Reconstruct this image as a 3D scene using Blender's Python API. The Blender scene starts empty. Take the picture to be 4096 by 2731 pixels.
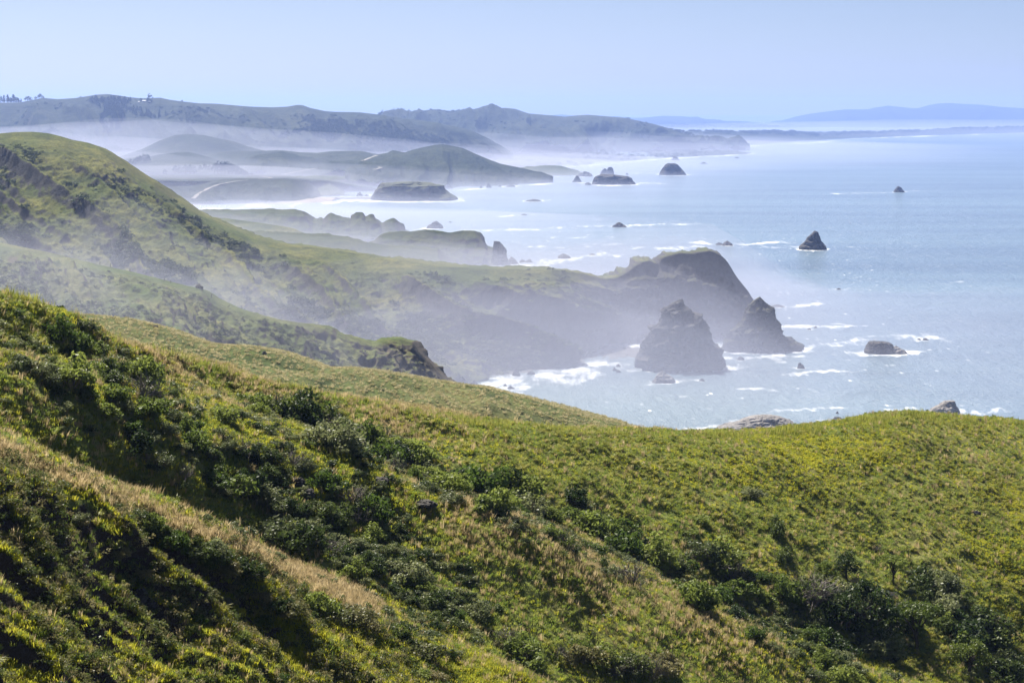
import bpy, math, random
import numpy as np
from mathutils import Vector, Quaternion
from mathutils.bvhtree import BVHTree

random.seed(7)
RNG = np.random.default_rng(11)
S = bpy.context.scene
COL = S.collection
R = math.radians

# ------------------------------------------------------------------ camera
F, PX0, PYH, HC = 7643.0, 2048.0, 450.0, 150.0     # focal length in photo pixels, centre column, eye level row, eye height (m)
cam = bpy.data.cameras.new('camera')
cam.sensor_width = 36.0
cam.lens = F / 4096 * 36.0
cam.shift_y = -(2731 / 2 - PYH) / 4096
cam.clip_start, cam.clip_end = 1.0, 90000.0
camo = bpy.data.objects.new('camera', cam)
camo.location = (0, 0, HC)
camo.rotation_euler = (R(90), 0, 0)
COL.objects.link(camo)
S.camera = camo

# ------------------------------------------------------------------ sky, sun, exposure
SUN_AZ, SUN_EL = -27.0, 52.0                       # degrees: to the left of the view axis, above the horizon
world = bpy.data.worlds.new('World')
S.world = world
world.use_nodes = True
wn = world.node_tree
sky = wn.nodes.new('ShaderNodeTexSky')
sky.sky_type = 'NISHITA'
sky.sun_disc = False
sky.sun_elevation = R(SUN_EL)
sky.sun_rotation = R(SUN_AZ)
sky.altitude = 100
sky.air_density, sky.dust_density, sky.ozone_density = 0.41, 1.0, 1.7
wn.links.new(sky.outputs[0], wn.nodes['Background'].inputs[0])
wn.nodes['Background'].inputs[1].default_value = 0.05
sun = bpy.data.lights.new('sun', 'SUN')
sun.energy, sun.angle, sun.color = 5.0, R(0.55), (1.0, 0.94, 0.84)
suno = bpy.data.objects.new('sun', sun)
to_sun = Vector((math.sin(R(SUN_AZ)) * math.cos(R(SUN_EL)), math.cos(R(SUN_AZ)) * math.cos(R(SUN_EL)), math.sin(R(SUN_EL))))
suno.rotation_euler = (-to_sun).to_track_quat('-Z', 'Y').to_euler()
suno.location = (-300, 400, 900)
COL.objects.link(suno)
S.view_settings.view_transform = 'Standard'
S.view_settings.look = 'None'
S.view_settings.exposure = 1.17
S.view_settings.gamma = 1.0
S.view_settings.use_curve_mapping = False
S.render.engine = 'CYCLES'
S.cycles.max_bounces = 5
S.cycles.diffuse_bounces = 2
S.cycles.glossy_bounces = 2
S.cycles.transmission_bounces = 3
S.cycles.volume_bounces = 1
S.cycles.transparent_max_bounces = 16
S.cycles.sample_clamp_indirect = 4.0
S.cycles.caustics_reflective = False
S.cycles.caustics_refractive = False

# ------------------------------------------------------------------ numbers
def at(px, py, Y):
    return Vector(((px - PX0) / F * Y, Y, HC - (py - PYH) / F * Y))

def sea_y(py):
    return HC * F / (py - PYH)

def hsh(ix, iy, iz, seed):
    h = (ix.astype(np.int64) * 374761393 + iy.astype(np.int64) * 668265263 + iz.astype(np.int64) * 1440662683 + seed * 974634777) & 0xffffffff
    h = ((h ^ (h >> 13)) * 1274126177) & 0xffffffff
    h = ((h ^ (h >> 16)) * 2246822519) & 0xffffffff
    return ((h ^ (h >> 15)) & 0xffffff) / float(0xffffff) * 2 - 1

def vn2(x, y, seed=0):
    x = np.asarray(x, float); y = np.asarray(y, float)
    ix, iy = np.floor(x), np.floor(y)
    fx, fy = x - ix, y - iy
    fx = fx ** 3 * (fx * (fx * 6 - 15) + 10); fy = fy ** 3 * (fy * (fy * 6 - 15) + 10)
    z = np.zeros_like(ix)
    a, b = hsh(ix, iy, z, seed), hsh(ix + 1, iy, z, seed)
    c, d = hsh(ix, iy + 1, z, seed), hsh(ix + 1, iy + 1, z, seed)
    return (a * (1 - fx) + b * fx) * (1 - fy) + (c * (1 - fx) + d * fx) * fy

def fbm2(x, y, o=4, seed=0, gain=0.5):
    s, a = 0, 1.0
    for k in range(o):
        s = s + a * vn2(x * 2 ** k + 17.3 * k, y * 2 ** k - 9.1 * k, seed + k)
        a *= gain
    return s

def ridged2(x, y, o=4, seed=0, gain=0.5):
    s, a = 0, 1.0
    for k in range(o):
        s = s + a * (1 - 2 * np.abs(vn2(x * 2 ** k + 5.3 * k, y * 2 ** k + 3.7 * k, seed + k)))
        a *= gain
    return s

def vn3(x, y, z, seed=0):
    ix, iy, iz = np.floor(x), np.floor(y), np.floor(z)
    f = [x - ix, y - iy, z - iz]
    f = [t * t * (3 - 2 * t) for t in f]
    s = 0
    for dx in (0, 1):
        for dy in (0, 1):
            for dz in (0, 1):
                w = (f[0] if dx else 1 - f[0]) * (f[1] if dy else 1 - f[1]) * (f[2] if dz else 1 - f[2])
                s = s + w * hsh(ix + dx, iy + dy, iz + dz, seed)
    return s

def fbm3(x, y, z, o=4, seed=0, gain=0.5, ridge=False):
    s, a = 0, 1.0
    for k in range(o):
        n = vn3(x * 2 ** k + 3.1 * k, y * 2 ** k - 7.7 * k, z * 2 ** k + 1.3 * k, seed + k)
        s = s + a * ((1 - 2 * np.abs(n)) if ridge else n)
        a *= gain
    return s

def pchip(x, y, xq):
    """Monotone cubic through (x, y) at xq, straight beyond the ends held flat."""
    x = np.asarray(x, float); y = np.asarray(y, float); xq = np.asarray(xq, float)
    h = np.diff(x); d = np.diff(y) / h
    m = np.zeros_like(y)
    m[0], m[-1] = d[0], d[-1]
    for i in range(1, len(x) - 1):
        m[i] = 0 if d[i - 1] * d[i] <= 0 else (h[i - 1] + h[i]) * 3 / ((2 * h[i] + h[i - 1]) / d[i - 1] + (h[i] + 2 * h[i - 1]) / d[i])
    q = np.clip(xq, x[0], x[-1])
    k = np.clip(np.searchsorted(x, q) - 1, 0, len(x) - 2)
    t = (q - x[k]) / h[k]
    return (y[k] * (1 + 2 * t) * (1 - t) ** 2 + h[k] * m[k] * t * (1 - t) ** 2
            + y[k + 1] * t * t * (3 - 2 * t) + h[k] * m[k + 1] * t * t * (t - 1))

def smooth(a, b, x):
    t = np.clip((np.asarray(x, float) - a) / (b - a), 0, 1)
    return t * t * (3 - 2 * t)

# ------------------------------------------------------------------ mesh helpers
def raw_mesh(name, V, Q, smooth_shade=False, attrs=None):
    """Mesh from vertex array (n,3) and face array (m,3 or 4)."""
    V = np.ascontiguousarray(V, np.float32); Q = np.ascontiguousarray(Q, np.int32)
    me = bpy.data.meshes.new(name)
    me.vertices.add(len(V)); me.vertices.foreach_set('co', V.ravel())
    k = Q.shape[1]
    me.loops.add(Q.size); me.loops.foreach_set('vertex_index', Q.ravel())
    me.polygons.add(len(Q))
    me.polygons.foreach_set('loop_start', np.arange(0, Q.size, k, dtype=np.int32))
    me.polygons.foreach_set('loop_total', np.full(len(Q), k, np.int32))
    me.polygons.foreach_set('use_smooth', np.full(len(Q), smooth_shade, bool))
    for an, av in (attrs or {}).items():
        a = me.attributes.new(an, 'FLOAT', 'POINT')
        a.data.foreach_set('value', np.ascontiguousarray(av, np.float32).ravel())
    me.update(calc_edges=True)
    return me

def link(name, data, mat=None, parent=None, **props):
    o = bpy.data.objects.new(name, data)
    COL.objects.link(o)
    if mat is not None and data is not None:
        if not data.materials:
            data.materials.append(mat)
    if parent is not None:
        o.parent = parent
    for k, v in props.items():
        o[k] = v
    return o

def grid_faces(nr, nc, flip=False):
    i = np.arange(nr - 1)[:, None] * nc + np.arange(nc - 1)[None, :]
    q = np.stack([i, i + 1, i + nc + 1, i + nc], -1).reshape(-1, 4)
    return q[:, ::-1] if flip else q

def grid_normals(P):
    du = np.gradient(P, axis=1); dv = np.gradient(P, axis=0)
    n = np.cross(du, dv)
    n /= np.linalg.norm(n, axis=2, keepdims=True) + 1e-9
    n *= np.where(n[..., 2:3] < 0, -1, 1)
    return n

def ico(sub):
    import bmesh
    bm = bmesh.new(); bmesh.ops.create_icosphere(bm, subdivisions=sub, radius=1)
    V = np.array([v.co[:] for v in bm.verts]); T = np.array([[v.index for v in f.verts] for f in bm.faces])
    bm.free()
    return V, T

def merge(parts):
    V, Q, n = [], [], 0
    for v, q in parts:
        V.append(v); Q.append(np.asarray(q) + n); n += len(v)
    return np.concatenate(V), np.concatenate(Q)

def tube(pts, r0, r1, k=5):
    """Tapered tube through points: verts, quads."""
    pts = np.asarray(pts, float); n = len(pts)
    V = []
    for i in range(n):
        d = pts[min(i + 1, n - 1)] - pts[max(i - 1, 0)]
        d /= np.linalg.norm(d) + 1e-9
        a = np.cross(d, [0.31, 0.87, 0.38]); a /= np.linalg.norm(a) + 1e-9
        b = np.cross(d, a)
        r = r0 + (r1 - r0) * i / (n - 1)
        th = np.arange(k) * 2 * math.pi / k
        V.append(pts[i] + r * (np.cos(th)[:, None] * a + np.sin(th)[:, None] * b))
    V = np.concatenate(V); Q = []
    for i in range(n - 1):
        for j in range(k):
            Q.append((i * k + j, i * k + (j + 1) % k, (i + 1) * k + (j + 1) % k, (i + 1) * k + j))
    return V, np.array(Q)

def box(cx, cy, cz, sx, sy, sz):
    V = np.array([(cx + a * sx / 2, cy + b * sy / 2, cz + c * sz / 2) for c in (-1, 1) for b in (-1, 1) for a in (-1, 1)])
    Q = np.array([(0, 2, 3, 1), (4, 5, 7, 6), (0, 1, 5, 4), (2, 6, 7, 3), (0, 4, 6, 2), (1, 3, 7, 5)])
    return V, Q

# ------------------------------------------------------------------ materials
class NT:
    def __init__(self, name, disp=False):
        self.m = bpy.data.materials.new(name); self.m.use_nodes = True
        self.t = self.m.node_tree; self.t.nodes.clear()
        self.out = self.t.nodes.new('ShaderNodeOutputMaterial')
    def n(self, kind, props=None, **inp):
        nd = self.t.nodes.new('ShaderNode' + kind)
        for k, v in (props or {}).items():
            setattr(nd, k, v)
        for k, v in inp.items():
            key = k.replace('_', ' ')
            sock = nd.inputs[int(k[1:])] if k[0] == 'i' and k[1:].isdigit() else nd.inputs[key]
            if hasattr(v, 'is_linked') or hasattr(v, 'links'):
                self.t.links.new(v, sock)
            else:
                if isinstance(v, tuple) and len(v) == 3 and sock.type == 'RGBA':
                    v = (*v, 1)
                sock.default_value = v
        return nd
    def noise(self, vec, scale, detail=4, rough=0.55, dist=0.0):
        return self.n('TexNoise', None, Vector=vec, Scale=scale, Detail=detail, Roughness=rough, Distortion=dist).outputs['Fac']
    def ramp(self, fac, stops):
        nd = self.t.nodes.new('ShaderNodeValToRGB'); e = nd.color_ramp.elements
        while len(e) < len(stops):
            e.new(0.5)
        for i, (p, c) in enumerate(stops):
            e[i].position = p
            e[i].color = (c, c, c, 1) if not isinstance(c, tuple) else (*c, 1)
        self.t.links.new(fac, nd.inputs[0])
        return nd.outputs[0]
    def mix(self, fac, a, b, mode='MIX'):
        nd = self.t.nodes.new('ShaderNodeMix'); nd.data_type = 'RGBA'; nd.blend_type = mode
        for s, v in ((nd.inputs[0], fac), (nd.inputs[6], a), (nd.inputs[7], b)):
            if hasattr(v, 'links'):
                self.t.links.new(v, s)
            else:
                s.default_value = v if not isinstance(v, tuple) else (*v, 1)
        return nd.outputs[2]
    def math(self, op, a, b=0.0, clamp=False):
        nd = self.t.nodes.new('ShaderNodeMath'); nd.operation = op; nd.use_clamp = clamp
        for s, v in ((nd.inputs[0], a), (nd.inputs[1], b)):
            if hasattr(v, 'links'):
                self.t.links.new(v, s)
            else:
                s.default_value = v
        return nd.outputs[0]
    def pos(self):
        return self.n('NewGeometry').outputs['Position']
    def slope(self):
        g = self.n('NewGeometry').outputs['Normal']
        return self.n('SeparateXYZ', None, Vector=g).outputs['Z']
    def attr(self, name, kind='GEOMETRY'):
        return self.n('Attribute', {'attribute_name': name, 'attribute_type': kind}).outputs['Fac']
    def bump(self, h, strength, dist, normal=None):
        nd = self.n('Bump', None, Strength=strength, Distance=dist, Height=h)
        return nd.outputs[0]
    def surf(self, sh):
        self.t.links.new(sh, self.out.inputs['Surface'])
        return self.m
    def bsdf(self, color, rough=0.9, normal=None, spec=0.2, **kw):
        p = self.n('BsdfPrincipled')
        for k, v in (('Base Color', color), ('Roughness', rough), ('Specular IOR Level', spec), *kw.items()):
            k = k.replace('_', ' ')
            if hasattr(v, 'links'):
                self.t.links.new(v, p.inputs[k])
            else:
                p.inputs[k].default_value = (*v, 1) if isinstance(v, tuple) and len(v) == 3 else v
        if normal is not None:
            self.t.links.new(normal, p.inputs['Normal'])
        return p.outputs[0]

def hill_material(name, scale, green, light, dark, rock, rock_lo=0.55, rock_hi=0.72, bump=1.0, bumps=(3.0, 0.6)):
    """Coastal grassland over soil and rock; the rock shows where the ground is steep. scale = size in metres of the patches."""
    t = NT(name); p = t.pos()
    n1 = t.noise(p, 1.0 / scale, 5, 0.6)
    n2 = t.noise(p, 4.3 / scale, 6, 0.65)
    n3 = t.noise(p, 30.0 / scale, 5, 0.75)
    c = t.mix(t.ramp(n1, [(0.38, 0.0), (0.62, 1.0)]), green, light)
    c = t.mix(t.ramp(n2, [(0.42, 0.0), (0.72, 0.9)]), c, dark)
    c = t.mix(t.ramp(n3, [(0.42, 0.45), (0.60, 0.0)]), c, tuple(x * 0.55 for x in dark))
    rn = t.noise(p, 9.0 / scale, 6, 0.7)
    rc = t.mix(t.ramp(rn, [(0.35, 0.0), (0.65, 1.0)]), tuple(x * 0.55 for x in rock), rock)
    sl = t.math('ADD', t.slope(), t.math('MULTIPLY', t.math('SUBTRACT', n2, 0.5), 0.45))
    sl = t.math('SUBTRACT', sl, t.math('MULTIPLY', t.attr('rocky'), 0.22))
    c = t.mix(t.ramp(sl, [(rock_lo, 1.0), (rock_hi, 0.0)]), c, rc)
    h = t.math('ADD', t.noise(p, bumps[0] / scale * 3, 6, 0.7), t.math('MULTIPLY', n3, bumps[1]))
    nrm = t.bump(h, 0.8, bump)
    return t.surf(t.bsdf(c, 0.95, nrm, 0.1))

def rock_material(name, c0, c1, moss=None, scale=6.0, wet=True):
    t = NT(name); p = t.pos()
    n1 = t.noise(p, 1.0 / scale, 6, 0.65); n2 = t.noise(p, 5.0 / scale, 6, 0.7)
    c = t.mix(t.ramp(n1, [(0.35, 0.0), (0.65, 1.0)]), c0, c1)
    c = t.mix(t.ramp(n2, [(0.40, 0.7), (0.52, 0.0)]), c, tuple(x * 0.35 for x in c0))
    if moss:
        sl = t.math('ADD', t.slope(), t.math('MULTIPLY', t.math('SUBTRACT', n1, 0.5), 0.9))
        c = t.mix(t.ramp(sl, [(0.55, 0.0), (0.75, 0.9)]), c, moss)
    if wet:                                       # tide line: dark wet rock just above the water
        z = t.n('SeparateXYZ', None, Vector=p).outputs['Z']
        c = t.mix(t.ramp(t.math('ADD', t.math('MULTIPLY', z, 0.12), t.math('MULTIPLY', t.math('SUBTRACT', n1, 0.5), 0.5)), [(0.15, 0.55), (0.35, 0.0)]), c, (0.022, 0.02, 0.018))
    vor = t.n('TexVoronoi', {'feature': 'DISTANCE_TO_EDGE'}, Vector=p, Scale=2.2 / scale).outputs[0]
    h = t.math('ADD', n2, t.math('MULTIPLY', vor, 0.8))
    return t.surf(t.bsdf(c, 0.85, t.bump(h, 0.9, scale * 0.12), 0.25))

def leaf_material(name, c0, c1, trans=0.45, rough=0.45, spec=0.35, per_obj=0.35):
    """Leaves or blades: light comes through them as well as off them."""
    t = NT(name); p = t.pos()
    oi = t.n('ObjectInfo').outputs['Random']
    ns = t.noise(p, 1.3, 3, 0.6)
    f = t.math('ADD', t.math('MULTIPLY', ns, 0.9), t.math('MULTIPLY', t.math('SUBTRACT', oi, 0.5), per_obj * 2), True)
    c = t.mix(t.ramp(f, [(0.25, 0.0), (0.75, 1.0)]), c0, c1)
    d = t.bsdf(c, rough, None, spec)
    tr = t.n('BsdfTranslucent', None, Color=t.mix(0.0, c, c)).outputs[0]
    m = t.n('MixShader', None, i0=trans)
    t.t.links.new(d, m.inputs[1]); t.t.links.new(tr, m.inputs[2])
    return t.surf(m.outputs[0])

def plain(name, c, rough=0.8, spec=0.3, var=0.35, scale=3.0):
    t = NT(name)
    n = t.noise(t.pos(), scale, 4, 0.6)
    cc = t.mix(t.ramp(n, [(0.3, 0.0), (0.7, 1.0)]), tuple(x * (1 - var) for x in c), c)
    return t.surf(t.bsdf(cc, rough, None, spec))

M = {}
M['far'] = hill_material('far_grassland', 420, (0.042, 0.056, 0.028), (0.068, 0.076, 0.038), (0.016, 0.026, 0.018), (0.10, 0.10, 0.085), 0.3, 0.5, 14)
M['farmtn'] = plain('far_mountain', (0.02, 0.032, 0.025), 1.0, 0.0, 0.3, 0.002)
M['mid'] = hill_material('hill_grassland', 48, (0.098, 0.125, 0.032), (0.20, 0.195, 0.055), (0.04, 0.055, 0.022), (0.082, 0.078, 0.074), 0.64, 0.84, 1.8)
M['mid2'] = hill_material('near_hill_grassland', 34, (0.09, 0.125, 0.03), (0.19, 0.19, 0.07), (0.045, 0.065, 0.025), (0.13, 0.11, 0.085), 0.62, 0.80, 0.9)
M['cliff'] = hill_material('rocky_headland', 40, (0.075, 0.10, 0.03), (0.12, 0.13, 0.045), (0.045, 0.055, 0.028), (0.105, 0.092, 0.078), 0.62, 0.86, 2.5)
M['rock'] = rock_material('sea_rock', (0.052, 0.049, 0.046), (0.115, 0.107, 0.10), None, 7)
M['rockcap'] = rock_material('sparsely_grassed_rock', (0.05, 0.047, 0.044), (0.11, 0.102, 0.094), (0.062, 0.064, 0.034), 9)
M['rockmoss'] = rock_material('grassy_sea_rock', (0.06, 0.052, 0.045), (0.125, 0.11, 0.092), (0.07, 0.078, 0.03), 9)
M['rockpale'] = rock_material('pale_sea_rock', (0.19, 0.175, 0.16), (0.34, 0.315, 0.29), None, 6)
M['sand'] = plain('beach_sand', (0.33, 0.28, 0.22), 0.9, 0.2, 0.3, 0.02)
M['cobble'] = plain('cobbles', (0.14, 0.13, 0.12), 0.8, 0.3, 0.6, 0.6)
M['road'] = plain('pale_road', (0.26, 0.24, 0.21), 0.9, 0.2, 0.2, 0.05)
M['bark'] = plain('bark', (0.09, 0.07, 0.055), 0.9, 0.2, 0.4, 2.0)
M['twig'] = plain('grey_twig', (0.25, 0.22, 0.195), 0.8, 0.3, 0.4, 2.0)
M['dead'] = plain('bleached_wood', (0.42, 0.38, 0.34), 0.8, 0.3, 0.3, 2.0)
M['postwood'] = plain('weathered_wood', (0.10, 0.085, 0.07), 0.9, 0.2, 0.3, 2.0)
M['farleaf'] = leaf_material('far_leaves', (0.018, 0.034, 0.016), (0.035, 0.055, 0.022), 0.2, 0.6, 0.2)
M['leaf'] = leaf_material('shrub_leaves', (0.075, 0.12, 0.02), (0.24, 0.285, 0.06), 0.5, 0.5, 0.2)
M['leafdull'] = leaf_material('grey_green_leaves', (0.10, 0.125, 0.045), (0.23, 0.25, 0.11), 0.45, 0.45, 0.25)
M['leafdark'] = leaf_material('dark_leaves', (0.035, 0.06, 0.014), (0.11, 0.145, 0.034), 0.42, 0.5, 0.2)
M['scrubleaf'] = leaf_material('scrub_leaves', (0.03, 0.048, 0.018), (0.075, 0.095, 0.035), 0.35, 0.55, 0.15)
M['leafglint'] = leaf_material('glossy_bramble_leaves', (0.09, 0.12, 0.03), (0.24, 0.21, 0.09), 0.4, 0.5, 0.25)
M['pine'] = leaf_material('bright_needles', (0.09, 0.13, 0.02), (0.18, 0.22, 0.04), 0.45, 0.5, 0.3)
M['gr_green'] = leaf_material('green_grass', (0.16, 0.225, 0.034), (0.32, 0.345, 0.07), 0.6, 0.5, 0.25)
M['gr_yellow'] = leaf_material('yellow_green_grass', (0.32, 0.34, 0.025), (0.50, 0.46, 0.05), 0.6, 0.5, 0.25)
M['gr_tan'] = leaf_material('dry_grass', (0.34, 0.265, 0.13), (0.60, 0.48, 0.27), 0.5, 0.5, 0.3)
M['white'] = plain('white_roof', (0.75, 0.74, 0.72), 0.5, 0.3, 0.1, 0.5)
M['barn'] = plain('grey_boards', (0.22, 0.20, 0.18), 0.9, 0.2, 0.3, 0.5)

# foreground soil under the grass
def soil_material():
    t = NT('hillside_soil'); p = t.pos()
    n1 = t.noise(p, 0.10, 4, 0.6); n2 = t.noise(p, 0.7, 5, 0.65); n3 = t.noise(p, 3.0, 4, 0.7)
    g = t.mix(t.ramp(n1, [(0.4, 0.0), (0.6, 1.0)]), (0.13, 0.16, 0.035), (0.24, 0.225, 0.07))
    g = t.mix(t.ramp(n2, [(0.45, 0.0), (0.65, 0.8)]), g, (0.085, 0.105, 0.026))
    s = t.mix(n3, (0.035, 0.026, 0.02), (0.085, 0.065, 0.05))
    bare = t.attr('bare')
    c = t.mix(t.ramp(t.math('ADD', bare, t.math('MULTIPLY', t.math('SUBTRACT', n2, 0.5), 0.7)), [(0.42, 0.0), (0.55, 1.0)]), g, s)
    return t.surf(t.bsdf(c, 0.95, t.bump(t.math('ADD', n3, n2), 0.9, 0.25), 0.1))
M['soil'] = soil_material()

def sea_material():
    t = NT('sea_water'); p = t.pos()
    fo = t.attr('foam'); sh = t.attr('shallow')
    sc = t.n('Mapping', None, Vector=p, Scale=(1.0, 0.55, 1.0), Rotation=(0, 0, R(-8))).outputs[0]
    w1 = t.noise(sc, 0.035, 3, 0.5, 0.6); w2 = t.noise(p, 0.16, 4, 0.6, 0.8); w3 = t.noise(p, 0.9, 3, 0.6)
    h = t.math('ADD', t.math('MULTIPLY', w1, 2.2), t.math('ADD', t.math('MULTIPLY', w2, 1.1), t.math('MULTIPLY', w3, 0.34)))
    swell = t.noise(t.n('Mapping', None, Vector=p, Scale=(0.2, 1.0, 1.0), Rotation=(0, 0, R(7))).outputs[0], 0.013, 2, 0.5)
    h = t.math('ADD', h, t.math('MULTIPLY', swell, 3.6))
    nrm = t.bump(h, 1.0, 1.8)
    sw = t.n('Mapping', None, Vector=p, Scale=(0.22, 1.0, 1.0), Rotation=(0, 0, R(7))).outputs[0]
    deep0 = t.mix(sh, (0.13, 0.188, 0.25), (0.165, 0.24, 0.265))
    patch = t.noise(sw, 0.0042, 4, 0.6, 0.6)
    deep = t.mix(t.ramp(patch, [(0.38, 0.0), (0.64, 1.0)]), t.mix(1.0, deep0, (0.80, 0.82, 0.86), 'MULTIPLY'), t.mix(1.0, deep0, (1.12, 1.12, 1.08), 'MULTIPLY'))
    st = t.n('Mapping', None, Vector=p, Scale=(1.0, 0.16, 1.0), Rotation=(0, 0, R(6))).outputs[0]
    f1 = t.noise(st, 0.035, 6, 0.62, 0.8); f2 = t.noise(st, 0.16, 6, 0.68, 1.2); f3 = t.noise(p, 0.5, 5, 0.7, 1.0)
    fn = t.math('ADD', t.math('MULTIPLY', f1, 0.40), t.math('ADD', t.math('MULTIPLY', f2, 0.38), t.math('MULTIPLY', f3, 0.22)))
    mask = t.ramp(t.math('ADD', t.math('MULTIPLY', fo, 0.70), t.math('MULTIPLY', t.math('SUBTRACT', fn, 0.5), 2.6)), [(0.40, 0.0), (0.78, 1.0)])
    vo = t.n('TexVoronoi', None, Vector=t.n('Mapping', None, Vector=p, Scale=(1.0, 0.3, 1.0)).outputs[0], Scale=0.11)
    painted_glint = t.math('MULTIPLY', t.ramp(vo.outputs['Distance'], [(0.07, 1.0), (0.13, 0.0)]), t.ramp(f1, [(0.44, 0.0), (0.56, 1.0)]))  # sun glitter painted as white specks, drawn with the foam colour
    mask = t.math('MAXIMUM', mask, t.math('MULTIPLY', painted_glint, t.attr('painted_glint')))
    water = t.bsdf(deep, 0.28, nrm, 0.5, IOR=1.33)
    ch = t.n('Mapping', None, Vector=p, Scale=(1.0, 0.22, 1.0)).outputs[0]        # steep wind chop: small facets that flash the sun
    chop = t.math('ADD', t.noise(ch, 0.30, 2, 0.5), t.math('MULTIPLY', t.noise(ch, 1.1, 2, 0.5), 0.35))
    flash = t.bsdf(deep, 0.09, t.bump(chop, 1.0, 4.0), 0.5, IOR=1.33)
    wm = t.n('MixShader', None, i0=0.28)
    t.t.links.new(water, wm.inputs[1]); t.t.links.new(flash, wm.inputs[2])
    water = wm.outputs[0]
    fb = t.noise(p, 0.8, 5, 0.7)
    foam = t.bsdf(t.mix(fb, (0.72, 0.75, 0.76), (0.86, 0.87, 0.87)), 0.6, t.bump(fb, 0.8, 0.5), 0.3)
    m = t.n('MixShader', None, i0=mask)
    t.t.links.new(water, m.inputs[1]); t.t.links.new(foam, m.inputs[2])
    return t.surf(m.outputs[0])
M['sea'] = sea_material()

def air_material(name, density, color, g):
    t = NT(name)
    v = t.n('VolumePrincipled', None, Color=color, Density=density, Anisotropy=g)
    t.t.links.new(v.outputs[0], t.out.inputs['Volume'])
    return t.m

# ------------------------------------------------------------------ the sea
def seg_dist(px, py, pts, ry):
    """Distance in photo pixels to a polyline, vertical distances weighted by ry."""
    d = np.full(px.shape, 1e9)
    for (x0, y0), (x1, y1) in zip(pts[:-1], pts[1:]):
        ax, ay = x1 - x0, (y1 - y0) * ry
        bx, by = px - x0, (py - y0) * ry
        t = np.clip((ax * bx + ay * by) / (ax * ax + ay * ay + 1e-9), 0, 1)
        d = np.minimum(d, np.hypot(bx - t * ax, by - t * ay))
    return d

ROCKS = []                                            # feet of the rocks: the sea washes white round them
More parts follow.
